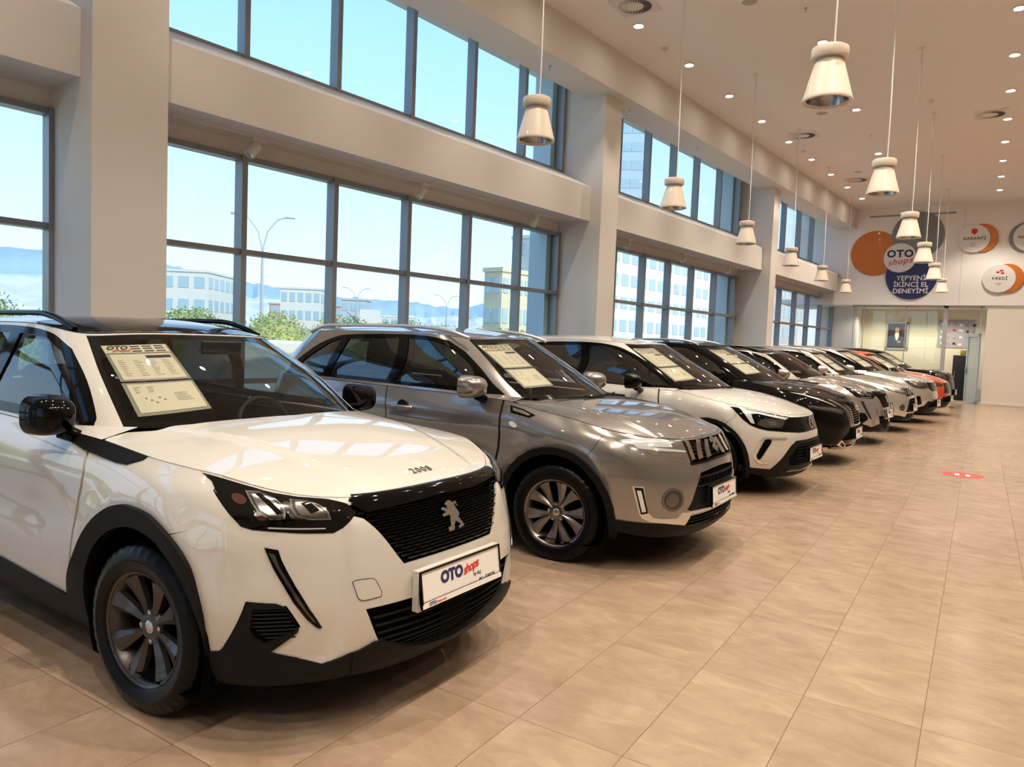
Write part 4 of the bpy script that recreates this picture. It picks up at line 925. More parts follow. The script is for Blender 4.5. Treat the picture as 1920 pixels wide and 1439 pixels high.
        ins = MB(); pv = [GH(np.array([-.84]), np.array([0.05]))[0], LB(np.array([-1.20]), np.array([6.9]))[0]]
        A = [(-.58, sg * .80, 1.00), (-.42, sg * .775, 1.015), (-.62, sg * .765, 1.06)]
    if near:
        quad = [(-.598, 1.70), (-.33, 1.74), (-.315, .375), (-.622, .20)]
        quad = [(-.600, 1.66), (-.315, 1.80), (-.325, .40), (-.640, .26)]
        s1, s2, Mx = paper_sheets(root, GH, [(-.600, 1.74), (-.285, 1.78), (-.320, .37), (-.635, .22)])
        wiper(root, [(-.20, -.45, 1.062), (-.17, -.1, 1.066), (-.18, .2, 1.066)], [(-.15, .2, 1.05), (-.18, -.1, 1.075)])
        MB().box((-.78, 0, 1.40), (.02, .24, .07), bev=.015).build('rear_view_mirror', M['dash'], root)
        # windscreen sticker on the far lower corner
    cabin(root, -.30, -3.0, .74, 1.06)
    for x in (0., -2.605):
        for s_ in (-1, 1):
            wheel(root, (x, s_ * .775, .333), s_, .335, .217, .215, (STEER2008 if x == 0 else 0), 'twin4', spoke, near, 4)
    MB().box((-1.35, 0, .30), (3.7, 1.3, .12)).build('underbody', M['dark'], root)
    return root
STEER2008 = 4.0
# ------------------------------------------------------------------ generic crossover body
class Car:
    def __init__(c, label, pose, rows, hoodz, ghrows, roofz, wb, paint, roof=None, hoodp=2.6, crease=None, g=.035, group=None, archR=.405, flare=.012, R=.335, S=(1.0, .12)):
        c.root = empty('car', (pose[0], pose[1], 0), math.radians(pose[2])); tag(c.root, label, 'car', group)
        c.wb = wb; c.paint = M[paint]; c.roofm = M[roof] if roof else c.paint; c.g = g; c.archR = archR; c.R = R; c.S = S; c.V = len(rows) - 1
        def bump(o, s):
            x, y, z = o[..., 0], o[..., 1], o[..., 2]; side = np.clip((s - .75) / .15, 0, 1); b = 0
            for cx in (0., -wb): b = b + flare * np.exp(-((np.hypot(x - cx, z - R) - archR - .09) / .07) ** 2) * np.clip((z - .3) / .2, 0, 1)
            b = b - .02 * np.exp(-((z - .62) / .11) ** 2) * np.clip((-x - .5) / .25, 0, 1) * np.clip((x + wb - .4) / .2, 0, 1)
            b = b - .006 / (1 + np.exp(-(z - .885 - .02 * (x + 1)) / .006)) * np.clip((-x + .2) / .3, 0, 1) * np.clip((s - 1) * 4, 0, 1)
            o = o.copy(); o[..., 1] = y + np.sign(y) * b * side; return o
        c.LB = Wrap(rows, bump); c.GH = Wrap(ghrows); c.HOOD = Cap(c.LB, hoodz, hoodp, crease); c.ROOF = Cap(c.GH, roofz, 2.6)
        c.af = inv(c.LB, arch_poly(0, R, archR, .13)); c.ar = inv(c.LB, arch_poly(-wb, R, archR, .13))
        c.SG = (1.0, .24); c.AR = inv(c.LB, arch_poly(-wb, R, archR + .009, .13)); c.AF = inv(c.LB, arch_poly(0, R, archR + .009, .13))
    def sv(c, pts): return inv(c.LB, pts)
    def gv(c, pts): return inv(c.GH, pts)
    def fl(c, side, p): return mir(p) if side else [tuple(q) for q in p]
    def side(c, name, outline, off=.002, thick=.006, m='clad', parent=None, soft=True, grid=None, holes=(), both=True, inner=()):
        """mirrored pair on the flank/front surface; inner = [(name, outline, off, thick, material)] sub-parts"""
        out = []
        for sd in ((0, 1) if both else (0,)):
            h = patch(name, c.LB, c.S, c.fl(sd, outline), [c.fl(sd, q) for q in holes], off, thick, grid or c.g, M[m] if isinstance(m, str) else m, parent or c.root, soft=soft)
            for nm, ol, of, th, mm in inner: patch(nm, c.LB, c.S, c.fl(sd, ol), [], of, th, (grid or c.g) * .8, M[mm], h, soft=soft)
            out.append(h)
        return out
    def mid(c, name, half, off=.002, thick=.006, m='clad', parent=None, soft=False, grid=None, holes=()):
        """half outline from the centre line out on the right side and back to the centre line"""
        o = c.full(half); return patch(name, c.LB, c.S, o, holes, off, thick, grid or c.g, M[m], parent or c.root, soft=soft)
    def full(c, half):
        h = [tuple(p) for p in half]; a = h; b = mir(h)
        if abs(h[0][0]) < 1e-6: b = b[:-1]
        if abs(h[-1][0]) < 1e-6: b = b[1:]
        return a + b
    def shell(c, bseam, dseam, bx, rx, holes, shoulders=True, hood_x=-.42, cowl=None, top=.07, bottom=.9):
        V, S, LB, P, g, root = c.V, c.S, c.LB, c.paint, c.g, c.root; T = V - top * .4
        af, ar = c.af, c.ar; front = [q for q in af if q[0] > -1.05 and q[1] < bseam[0][1] and q[1] > bottom]
        front = [(a + .001, b) for a, b in front]
        bh = [(0, bottom), (-.4, bottom), (-.78, bottom)] + front + [tuple(p) for p in bseam] + [(bseam[-1][0], V - top), (-.5, V - top), (-.25, V - top), (0, V - top)]
        patch('front_bumper', LB, S, c.full(bh), holes, 0, .014, g, P, root, soft=False)
        inner = [(0, .3), (-.7, .3), (-1.9, .3), (-2.9, .3), (-2.98, 3), (-2.9, V - .1), (-2, V - .1), (-1, V - .1), (0, V - .1)]; inner = inner + mir(inner)[1:-1]
        patch('inner_body', LB, S, inner, [af, mir(af), ar, mir(ar)], -.035, 0, .09, M['dark'], root, soft=False)
        dz = c.sv([(bx[1], .36), (bx[0], .62), (bx[0], .86)]); rz = c.sv([(rx[0], .36), (rx[1], .62), (rx[2], .86)])
        e = .0035
        for side in (0, 1):
            fl = lambda p: c.fl(side, p)
            fen = [(a - e, b) for a, b in bseam] + [(bseam[-1][0] - e, T)] + [(a, T) for a in np.linspace(bseam[-1][0] - .05, dseam[-1][0] + .02, 6)] + [(dseam[-1][0] + e, T)] + [(a + e, b) for a, b in dseam[::-1]] + [(dseam[0][0] + .02, bottom)] + [(-1.1, 1.8)]
            patch('fender', LB, S, fl(fen), [fl(c.AF)], 0, .02, g, P, root, soft=False)
            patch('front_door', LB, S, fl([(dseam[-1][0] - e, T), (dz[2][0] + .002, T), (dz[2][0] + .002, dz[2][1]), (dz[1][0] + .002, dz[1][1]), (dz[0][0] + .002, 1.7), (-1.4, 1.7), (dseam[0][0] - e, 1.7)] + [(a - e, b) for a, b in dseam if b > 1.75]), [], 0, .02, g, P, root, soft=False)
            patch('rear_door', LB, S, fl([(dz[2][0] - .002, T), (rz[2][0], T), rz[2], rz[1], (rz[0][0], 1.7), (dz[0][0] - .002, 1.7), (dz[1][0] - .002, dz[1][1]), (dz[2][0] - .002, dz[2][1])]), [fl(c.AR)], 0, .02, g * 1.4, P, root, soft=False)
            patch('rear_quarter', LB, S, fl([(rz[2][0] - .002, T), (-2.99, T), (-2.99, bottom), (rz[0][0] - .002, bottom), (rz[1][0] - .002, rz[1][1]), (rz[2][0] - .002, rz[2][1])]), [fl(c.AR)], 0, .02, .07, P, root, soft=False)
            sg = 1 if side else -1
            for cx in (0., -c.wb):
                ln = MB(); X = Matrix.Translation((cx, sg * (LB.rows[3][2] if isinstance(LB.rows[3][2], float) else .86) * .965, c.R)) @ Matrix.Rotation(-sg * PI / 2, 4, 'X')
                ln.lathe([(c.archR, .02), (c.archR, -.30), (0, -.30)], 40, X); ln.v = [(a_, b_, max(c_, .15)) for a_, b_, c_ in ln.v]; ln.build('wheel_well', M['dark'], root)
        sill = c.sv([(-.44, .33), (-c.wb + .45, .36)]) + c.sv([(-c.wb + .45, .22), (-.44, .22)])
        c.side('sill_cladding', sill, .010, .03, 'clad', soft=False, grid=.07, holes=[af, ar])
        # hood
        Rr = LB(np.linspace(-1.14, 1.14, 81), np.full(81, V - .02)); ho = [(float(a), float(b) * .997) for a, b in Rr[:, :2]]; ho = [q for q in ho if q[0] > hood_x]
        cw = cowl or [(hood_x, .78), (hood_x, .70), (-.35, .63), (-.27, .49), (-.20, .25), (-.17, 0)]
        patch('hood', c.HOOD, (1, 1), ho + cw[:-1] + [cw[-1]] + [(a, -b) for a, b in cw[:-1][::-1]], [], .002, .018, g, P, root, soft=False)
        zc = float(c.HOOD(np.array([-.2]), np.array([0.]))[0, 2]) - .025
        MB().add(*loft([[(x, y, z - .05 * (abs(y) / .66) ** 3) for x, z in ((cw[-1][0] + .05, zc - .008), (cw[-1][0] - .36, zc - .015), (cw[-1][0] - .36, zc - .11), (cw[-1][0] + .05, zc - .11))] for y in np.linspace(-.66, .66, 15)])).build('cowl_panel', M['clad'], root)
        sh = MB()
        a = LB(np.linspace(.9, 2.95, 400), np.full(400, float(V))); b = c.GH(np.linspace(.3, 2.95, 400), np.full(400, 0.)); oa, ob = np.argsort(a[:, 0]), np.argsort(b[:, 0])
        for s_ in (-1, 1):
            xs = np.linspace(hood_x + .01, max(a[:, 0].min(), b[:, 0].min()), 40)
            A = [(x, s_ * np.interp(x, a[oa, 0], a[oa, 1]), np.interp(x, a[oa, 0], a[oa, 2])) for x in xs]; B = [(x, s_ * np.interp(x, b[ob, 0], b[ob, 1]), np.interp(x, b[ob, 0], b[ob, 2]) + .002) for x in xs]
            n = len(xs); sh.add(A + B, [(i, i + 1, n + i + 1, n + i) for i in range(n - 1)], True)
        sh.build('shoulder_panel', P, root)
    def arch_trim(c, Ro=.47, off=.014, m='clad', z0=.15):
        for cx, hole in ((0., c.af), (-c.wb, c.ar)):
            c.side('wheel_arch_trim', c.sv(arch_poly(cx, c.R, Ro, z0)), off, .04, m, soft=False, grid=.04, holes=[hole])
    def glasshouse(c, frame, glasses, ws, ws_top, tint=(0,), g=None, border=(.04, .10), frame_m='gloss_black', roof_edge=None):
        GH, SG, root, g = c.GH, c.SG, c.root, g or c.g
        F = c.gv(frame); Gs = [c.gv(q) for q in glasses]
        w = [tuple(p) for p in ws] + [(-ws_top, 1.97), (0, 1.97)]; w = w + mir(w)[1:]; w = w + [(ws[0][0] * -.7, 0), (0, 0), (ws[0][0] * .7, 0)]
        go = [(-2.99, 0), (-2.99, 2)] + [(a, 2) for a in np.linspace(-2.5, 2.5, 21)] + [(2.99, 2), (2.99, 0)] + [(a, 0) for a in np.linspace(2.5, -2.5, 21)]
        rw = [(-2.93, .25), (-2.55, .3), (-2.6, 1.7), (-2.93, 1.8)]
        patch('cabin_frame', GH, SG, go, [F, mir(F), w, rw, mir(rw)], 0, .02, g, c.paint, root)
        patch('windscreen', GH, SG, w, [], -.003, .004, .06, M['glass'], root)
        e, t = border; ib = [(a + e, max(b, .14) if b < 1 else min(b, 1.86)) for a, b in ws] + [(-.1, 1.86), (-.07, 1.72)]
        ib = ib + mir(ib) + [(.5, .13), (0, .13), (-.5, .13)]
        patch('windscreen_border', GH, SG, w, [ib], -.0045, .0, .06, M['gloss_black'], root)
        rf = GH(np.linspace(-2.97, 2.97, 161), np.full(161, 2.)); patch('roof', c.ROOF, (1, 1), [(float(a), float(b)) for a, b in rf[:, :2]], [], .004, .02, g * 1.4, c.roofm, root, soft=False)
        for side in (0, 1):
            fl = lambda p: c.fl(side, p)
            patch('window_frame', GH, SG, fl(F), [fl(q) for q in Gs], .002, .015, .06, M[frame_m], root)
            for k, q in enumerate(Gs): patch('side_window', GH, SG, fl(q), [], -.006, 0, .08, M['side_glass'] if k in tint else M['tint_glass'], root)
    def rails(c, x0, x1, y, h=.045, m='gloss_black', r=.015):
        for sg in (-1, 1):
            xs = np.linspace(x0, x1, 24); rl = []
            for i, x in enumerate(xs):
                t = i / 23; e = min(t, 1 - t); rise = h * (math.sin(PI / 2 * e / .14) if e < .14 else 1)
                rl.append((x, sg * (y - .01 * math.sin(PI * t)), float(c.ROOF(np.array([x]), np.array([y]))[0, 2]) + rise))
            MB().tube(rl, r, 10).build('roof_rail', M[m], c.root)
    def finish(c, wheels='fan5', rim='rim', rr=.222, near=False, steer=0, cab=(-.30, -3.0, .74, 1.06), papers=None, xw=0, wy=.775, seats=True):
        if papers: paper_sheets(c.root, c.GH, papers)
        cabin(c.root, *cab, seats=seats)
        for x in (0., -c.wb):
            for s_ in (-1, 1): wheel(c.root, (x, s_ * wy, c.R - .002), s_, c.R, rr, .215, steer if x == 0 else 0, wheels, rim, near, 8)
        MB().box((-c.wb / 2, 0, .30), (c.wb + 1.1, 1.3, .12)).build('underbody', M['dark'], c.root)
        return c.root
    def line(c, pts, off, r, m, name, parent=None, both=True):
        for sd in ((0, 1) if both else (0,)):
            p = surf_line(c.LB, pts, off); p = [(q.x, -q.y if sd else q.y, q.z) for q in p]; MB().tube(p, r, 6).build(name, M[m], parent or c.root)
def frame_at(p, n, up=Vector((0, 0, 1))):
    x = up.cross(n).normalized(); y = n.cross(x).normalized(); Mx = Matrix.Identity(4)
    for i in range(3): Mx[i][0] = x[i]; Mx[i][1] = y[i]; Mx[i][2] = n[i]; Mx[i][3] = p[i]
    return Mx
S_BADGE = [(.62, 1.0), (1.0, .72), (.62, .47), (1.0, .25), (.52, -.06), (.40, -.0), (.0, .27), (.12, .36), (.40, .20), (.62, .27), (.0, .66)]
S_BADGE = [(-.10, .52), (.45, .18), (.45, .10), (.05, -.12), (.42, -.12), (.42, -.20), (.10, -.52), (-.45, -.18), (-.45, -.10), (-.05, .12), (-.42, .12), (-.42, .20)]
def s_badge(par, p, n, h, m='chrome'):
    return MB().prism([(a * h, b * h) for a, b in S_BADGE], .008, frame_at(p, n)).build('badge', M[m], par)
def car_slats(label, pose, paint, near=False, group=None, rim='rim', mirror=None, white=False, roof=None):
    """boxy crossover with the five-slot chrome grille and round fog lamps"""
    T = DVIT; RR = (-2.75, -3.315, 2.8)
    rows = [(.22, .79, .80, .20, 2.5) + RR, (.30, .855, .85, .20, 2.5) + RR, (.42, .868, .875, .2, 2.5) + RR, (.55, .866, .885, .2, 2.5) + RR, (.68, .846, .885, .2, 2.5) + RR, (.80, .79, .882, .15, 2.5) + RR,
            ([(.8, .862), (.3, .88), (-.5, .93), (-3.3, .97)], .76, .868, .05, 2.5) + RR, ([(.75, .868), (.6, .885), (.34, .93), (.08, .985), (-.18, 1.02), (-.5, 1.07), (-3.3, 1.115)], .735, .81, -.05, 2.6) + RR]
    gh = [([(-.2, 1.075), (-.45, 1.085), (-1, 1.10), (-3.3, 1.13)], -.20, .775, -.75, 2.2, -2.75, -3.28, 2.8), ([(-.5, 1.29), (-3.3, 1.31)], -.56, .715, -1.1, 2.4, -2.7, -3.2, 2.8),
          ([(-.93, 1.515), (-1.02, 1.503), (-1.3, 1.52), (-1.7, 1.535), (-2.6, 1.525), (-3.1, 1.49)], -.93, .60, -1.5, 2.7, -2.6, -3.05, 2.8)]
    def crease(x, y, Y):
        t = np.clip((.56 - np.abs(y)) / .05 + .5, 0, 1); return .010 * t * t * (3 - 2 * t) * np.clip((.70 - x) / .2, 0, 1)
    c = Car(label, pose, rows, [(.735, .868), (.66, .90), (.3, 1.005), (0, 1.05), (-.5, 1.085)], gh, [(-.93, 1.515), (-1.15, 1.55), (-1.6, 1.59), (-2.4, 1.585), (-3.1, 1.50)], 2.5, paint, roof=roof, hoodp=3.0, crease=crease, g=.03 if near else .06, group=group)
    hl = T['headlight']; gr = [(0, 5.99), (-.15, 5.96), (-.314, 5.95), (-.318, 5.3), (-.322, 4.76), (-.326, 4.32), (-.2, 4.33), (0, 4.36)]
    it = [(0, 3.93), (-.115, 3.90), (-.262, 3.80), (-.385, 2.02), (-.33, 1.80), (0, 1.84)]; i2 = [(0, 1.70), (-.36, 1.62), (-.392, 1.10), (-.36, .98), (0, .98)]
    c.shell([tuple(p) for p in T['bseam']], [(-1.245, .95), (-1.245, 1.7), (-1.240, 2.4)] + [(-1.236, 2.96), (-1.231, 3.90), (-1.214, 4.92), (-1.185, 6.2), (-1.165, 6.95)], (-1.58, -1.60), (-2.12, -2.15, -2.42), [hl, mir(hl), c.full(gr), c.full(it), c.full(i2)])
    c.arch_trim(.455, .010)
    L = c.side('headlight', grow(hl, .004, c.S).tolist(), .001, .02, 'lamp_clear', inner=[('reflector', T['hl_chrome'], .0025, .004, 'lamp_bright'), ('light_strip', T['hl_strip'], .004, .004, 'lamp_bright'), ('reflector', T['hl_low'], .0025, .004, 'chrome'), ('reflector', T['hl_low2'], .0025, .004, 'chrome')])
    for sd, h in enumerate(L): patch('lens', c.LB, c.S, c.fl(sd, hl), [], .007, 0, .05, M['lens'], h)
    G = c.mid('grille', gr, -.03, 0, 'dark'); sl = MB()
    for v in np.linspace(4.55, 5.75, 6): sl.tube(surf_line(c.LB, [(s, v) for s in np.linspace(-.30, .30, 21)], -.010), .0045, 6)
    sl.build('grille_bars', M['clad'], G)
    gs = c.full(gr); patch('grille_surround', c.LB, c.S, [(a * 1.03, 5.12 + (b - 5.12) * 1.10) for a, b in gs], [[(a * .97, 5.12 + (b - 5.12) * .95) for a, b in gs]], .004, .02, .03, M['gloss_black'], G, soft=False)
    for k in ('slot1', 'slot2', 'slot3'): 
        for sd in (0, 1): patch('chrome_slot_bar', c.LB, c.S, c.fl(sd, T[k]), [], .008, .02, .02, M['chrome'], G, soft=False)
    p, n = on_surf(c.LB, 0, 5.15, .012); s_badge(G, p, n, .125)
    I = c.mid('lower_grille', it, -.035, 0, 'dark'); sl = MB()
    for v in (3.55, 3.1): sl.tube(surf_line(c.LB, [(s, v) for s in np.linspace(-.30, .30, 17)], -.006), .007, 6)
    for s in np.linspace(-.27, .27, 10): sl.tube(surf_line(c.LB, [(s, 3.1), (s, 3.55)], -.008), .004, 6)
    sl.build('grille_bars', M['clad'], I)
    c.mid('bumper_centre_panel', [(0, 3.1), (-.33, 3.0), (-.39, 2.0), (-.33, 1.8), (0, 1.84)], -.012, .02, 'clad')
    J = c.mid('lower_grille', i2, -.03, 0, 'dark'); sl = MB()
    for v in (1.25, 1.45): sl.tube(surf_line(c.LB, [(s, v) for s in np.linspace(-.37, .37, 17)], -.01), .006, 6)
    sl.build('grille_bars', M['clad'], J)
    c.mid('silver_trim_bar', [(0, 1.86), (-.36, 1.88), (-.372, 1.74), (0, 1.73)], .006, .015, 'satin')
    fog = [(-.488 + .070 * math.cos(a), 2.60 + .60 * math.sin(a)) for a in np.linspace(0, 2 * PI, 25)[:-1]]; fi = [(-.488 + (a + .488) * .80, 2.6 + (b - 2.6) * .80) for a, b in fog]
    c.side('fog_lamp_surround', T['fogbay'], .002, .008, c.paint, inner=[('fog_ring', fog, .007, .01, 'satin' if not near else 'rim'), ('fog_lamp', fi, .010, .004, 'rim_dark')])
    c.side('fog_lamp_glass', [(-.488 + (a + .488) * .72 - .012, 2.6 + (b - 2.6) * .72) for a, b in fi], .0135, .002, 'lamp_grey')
    c.side('corner_trim', T['chrome'], .006, .012, 'satin', soft=False, inner=[('light_frame', [(-.705, 3.25), (-.662, 3.23), (-.632, 1.97), (-.668, 1.90)], .009, .004, 'gloss_black'), ('light_strip', [(-.694, 3.12), (-.672, 3.11), (-.643, 2.06), (-.664, 2.03)], .012, .003, 'lamp_bright')])
    c.mid('bumper_cladding', [(0, .95), (-.36, .98), (-.40, 1.10), (-.52, 1.33), (-.641, 1.41), (-.824, 1.55), (-.83, .9), (-.6, .35), (-.3, .1), (0, .05)], .008, .03, 'clad')
    pl = plate(c.root, .893, .495, tilt=4); MB().box((.87, 0, .49), (.03, .50, .13)).build('plate_bracket', M['clad'], c.root)
    c.side('vent_trim', c.sv([(-.42, 1.035), (-.30, 1.015), (-.20, .985), (-.24, .965), (-.40, .985)]), .004, .01, 'gloss_black', soft=False, inner=[('chrome_insert', c.sv([(-.39, 1.02), (-.30, 1.005), (-.23, .982), (-.25, .975), (-.38, 1.0)]), .009, .004, 'chrome')])
    tc = [(-1.15 + .011 * math.cos(a), 5.86 + .16 * math.sin(a)) for a in np.linspace(0, 2 * PI, 17)[:-1]]; c.side('side_indicator', tc, .006, .008, 'lamp_bright', grid=.02)
    for sg in (-1, 1):
        for x in (-1.42, -2.28):
            p0 = c.LB(np.array([1 + (.2 - x) / 2.95]), np.array([6.0]))[0]; y = p0[1] + .006
            ring = [(x + .05 * math.cos(a), sg * (y - .003), .945 + .038 * math.sin(a)) for a in np.linspace(0, 2 * PI, 20)[:-1]]
            cup = MB().lathe([(0, -.004), (.056, -.002), (.058, .003)], 24, Matrix.Translation((x, sg * (y - .006), .945)) @ Matrix.Rotation(-sg * PI / 2, 4, 'X')); h = cup.build('door_handle', M['gloss_black'], c.root)
            MB().tube([(x - .09, sg * (y + .004), .945), (x - .07, sg * (y + .032), .947), (x, sg * (y + .036), .948), (x + .08, sg * (y + .032), .947), (x + .10, sg * (y + .004), .945)], [.016, .016, .015, .016, .014], 10).build('handle_grip', c.paint, h)
    fr = [(-.54, 1.098), (-.66, 1.17), (-.80, 1.27), (-1.01, 1.40), (-1.19, 1.478), (-1.36, 1.505), (-1.74, 1.515), (-2.35, 1.492), (-2.55, 1.44), (-2.72, 1.34), (-2.90, 1.20), (-2.95, 1.135), (-2.3, 1.12), (-1.4, 1.105), (-.9, 1.10)]
    g1 = [(-.76, 1.135), (-.90, 1.30), (-1.08, 1.405), (-1.23, 1.455), (-1.40, 1.48), (-1.60, 1.487), (-1.60, 1.135)]; g2 = [(-1.70, 1.14), (-1.70, 1.487), (-2.28, 1.468), (-2.38, 1.15)]; g3 = [(-2.45, 1.155), (-2.37, 1.46), (-2.50, 1.42), (-2.68, 1.30), (-2.82, 1.18)]
    c.glasshouse(fr, [g1, g2, g3], [(-.672, 0), (-.66, .53), (-.592, 1.37), (-.552, 1.97)], .3, border=(.03, .1))
    c.rails(-1.0, -2.85, .575, .045, 'satin' if near else 'satin')
    for sg in (-1, 1): door_mirror(c.root, (-.66, sg * .94, 1.155), sg, mirror or paint, (.17, .23, .165), 'gloss_black', -8)
    MB().tube([(-2.75, 0, 1.56), (-3.0, 0, 1.72)], [.005, .002], 6).build('antenna', M['clad'], c.root)
    wiper(c.root, [(-.24, -.5, 1.085), (-.19, -.15, 1.085), (-.17, .1, 1.085)], [(-.14, .1, 1.07), (-.18, -.15, 1.09)])
    wiper(c.root, [(-.20, .05, 1.085), (-.21, .35, 1.085), (-.30, .6, 1.085)], [(-.18, .55, 1.07), (-.22, .35, 1.09)])
    return c.finish('fan5', rim, .225, near, 4 if near else 0, (-.32, -2.95, .74, 1.08), papers=[(-.525, 1.80), (-.215, 1.83), (-.262, .46), (-.560, .35)])

def car_vizor(label, pose):
    """rounded crossover whose lamps and grille share one black visor"""
    T = DCRO; RR = (-2.8, -3.36, 2.6)
    rows = [(.19, .74, .78, .15, 2.5) + RR, (.29, .80, .84, .15, 2.5) + RR, (.40, .835, .87, .15, 2.5) + RR, (.53, .845, .882, .15, 2.5) + RR, (.64, .84, .883, .15, 2.5) + RR, (.73, .81, .88, .12, 2.5) + RR,
            ([(.8, .81), (.3, .87), (-.5, .92), (-3.3, .95)], .785, .868, .0, 2.5) + RR, ([(.76, .83), (.6, .86), (.23, .925), (-.1, .98), (-.4, 1.03), (-3.3, 1.08)], .76, .80, -.1, 2.6) + RR]
    gh = [([(-.2, 1.045), (-.45, 1.045), (-1, 1.04), (-3.3, 1.08)], -.14, .79, -.70, 2.3, -2.8, -3.32, 2.6), ([(-.5, 1.27), (-3.3, 1.28)], -.53, .72, -1.08, 2.4, -2.75, -3.2, 2.6),
          ([(-1.0, 1.53), (-1.1, 1.52), (-1.3, 1.53), (-1.7, 1.54), (-2.6, 1.52), (-3.1, 1.47)], -1.0, .60, -1.55, 2.7, -2.7, -3.05, 2.6)]
    c = Car(label, pose, rows, [(.76, .832), (.66, .87), (.3, .99), (0, 1.04), (-.5, 1.07)], gh, [(-1.0, 1.53), (-1.25, 1.57), (-1.7, 1.60), (-2.4, 1.59), (-3.1, 1.48)], 2.604, 'white_paint', hoodp=2.4, g=.045)
    vz = [tuple(p) for p in T['vizor']]; vz[5] = (0, 6.08); vz[6] = (0, 4.30); vf = c.full([vz[5]] + vz[4::-1] + vz[:6:-1][0:0] + vz[13:6:-1] + [vz[6]])
    bk = [(0, 3.50), (-.351, 3.48), (-.419, 3.0), (-.500, 2.05), (-.587, 1.02), (-.797, 1.15), (-.85, 1.3), (-.85, .7), (-.6, .2), (-.3, .1), (0, .05)]
    c.shell([(-.955, 4.2), (-.98, 4.765), (-.914, 5.185), (-.815, 5.582), (-.81, 6.4)], [(-1.255, .95), (-1.255, 1.7), (-1.25, 2.4), (-1.245, 3), (-1.235, 4), (-1.225, 5), (-1.20, 6.2), (-1.185, 6.95)], (-1.62, -1.64), (-2.22, -2.25, -2.5), [vf], cowl=[(-.42, .78), (-.40, .74), (-.31, .66), (-.22, .49), (-.14, .25), (-.11, 0)])
    c.arch_trim(.445, .008)
    V = patch('vizor_grille', c.LB, c.S, vf, [], .003, .02, .04, M['gloss_black'], c.root, soft=False)
    for sd in (0, 1):
        patch('daytime_lamp', c.LB, c.S, c.fl(sd, T['drl']), [], .008, .004, .03, M['lamp_bright'], V, soft=False)
        patch('headlight', c.LB, c.S, c.fl(sd, T['lampin']), [], .006, .003, .03, M['lamp_grey'], V, soft=False)
        patch('projector', c.LB, c.S, c.fl(sd, [(-.60, 5.45), (-.53, 5.5), (-.52, 5.1), (-.60, 5.1)]), [], .009, .003, .03, M['reflector'], V)
    p, n = on_surf(c.LB, 0, 5.2, .012); Mx = frame_at(p, n); r = [(.058 * math.cos(t), .058 * math.sin(t), 0) for t in np.linspace(0, 2 * PI, 33)[:-1]]
    MB().tube(r, .006, 8, True, Mx).tube([(-.09, -.008, 0), (.0, .010, 0), (-.0, -.010, 0), (.09, .008, 0)], .005, 6, False, Mx).build('badge', M['chrome'], V)
    c.mid('bumper_cladding', bk, .006, .03, 'clad')
    it = [(0, 3.2), (-.30, 3.15), (-.42, 2.2), (-.40, 1.35), (0, 1.3)]; I = c.mid('lower_grille', it, -.006 + .014, .004, 'dark'); sl = MB()
    for v in np.linspace(1.5, 3.0, 7): sl.tube(surf_line(c.LB, [(s, v) for s in np.linspace(-.33, .33, 17)], .012), .005, 6)
    sl.build('grille_bars', M['clad'], I)
    c.line([(-.42, .85), (-.2, .80), (0, .78), (.2, .80), (.42, .85)], .012, .012, 'lamp_grey', 'lip_trim', both=False)
    c.side('fang_trim', T['fang'], .008, .012, 'satin', soft=False); c.side('fog_recess', T['fangin'], .005, .006, 'dark', soft=False)
    plate(c.root, .885, .445, tilt=3); MB().box((.862, 0, .445), (.03, .50, .13)).build('plate_bracket', M['clad'], c.root)
    fr = [(-.37, 1.05), (-.66, 1.215), (-.85, 1.32), (-1.04, 1.41), (-1.22, 1.475), (-1.45, 1.51), (-1.9, 1.515), (-2.35, 1.49), (-2.62, 1.42), (-2.85, 1.25), (-2.92, 1.10), (-2.3, 1.06), (-1.4, 1.045), (-.9, 1.04)]
    g1 = [(-.50, 1.075), (-.68, 1.19), (-.76, 1.23), (-.76, 1.07)]; g2 = [(-.79, 1.07), (-.79, 1.25), (-.95, 1.345), (-1.13, 1.42), (-1.35, 1.475), (-1.62, 1.485), (-1.66, 1.075)]; g3 = [(-1.75, 1.08), (-1.72, 1.487), (-2.3, 1.465), (-2.42, 1.10)]; g4 = [(-2.48, 1.11), (-2.37, 1.45), (-2.55, 1.40), (-2.74, 1.25), (-2.78, 1.14)]
    c.glasshouse(fr, [g1, g2, g3, g4], [(-.76, 0), (-.73, .53), (-.66, 1.3), (-.62, 1.97)], .3, tint=(0, 1), border=(.03, .1))
    for sg in (-1, 1): door_mirror(c.root, (-.80, sg * 1.0, 1.11), sg, 'gloss_black', (.16, .25, .17), 'gloss_black', -8)
    wiper(c.root, [(-.20, -.5, 1.065), (-.13, -.15, 1.065), (-.11, .1, 1.065)], [(-.09, .1, 1.05), (-.12, -.15, 1.07)])
    return c.finish('fan5', 'rim_dark', .222, False, 0, (-.26, -2.95, .75, 1.05), papers=[(-.60, 1.80), (-.26, 1.83), (-.30, .50), (-.64, .36)])
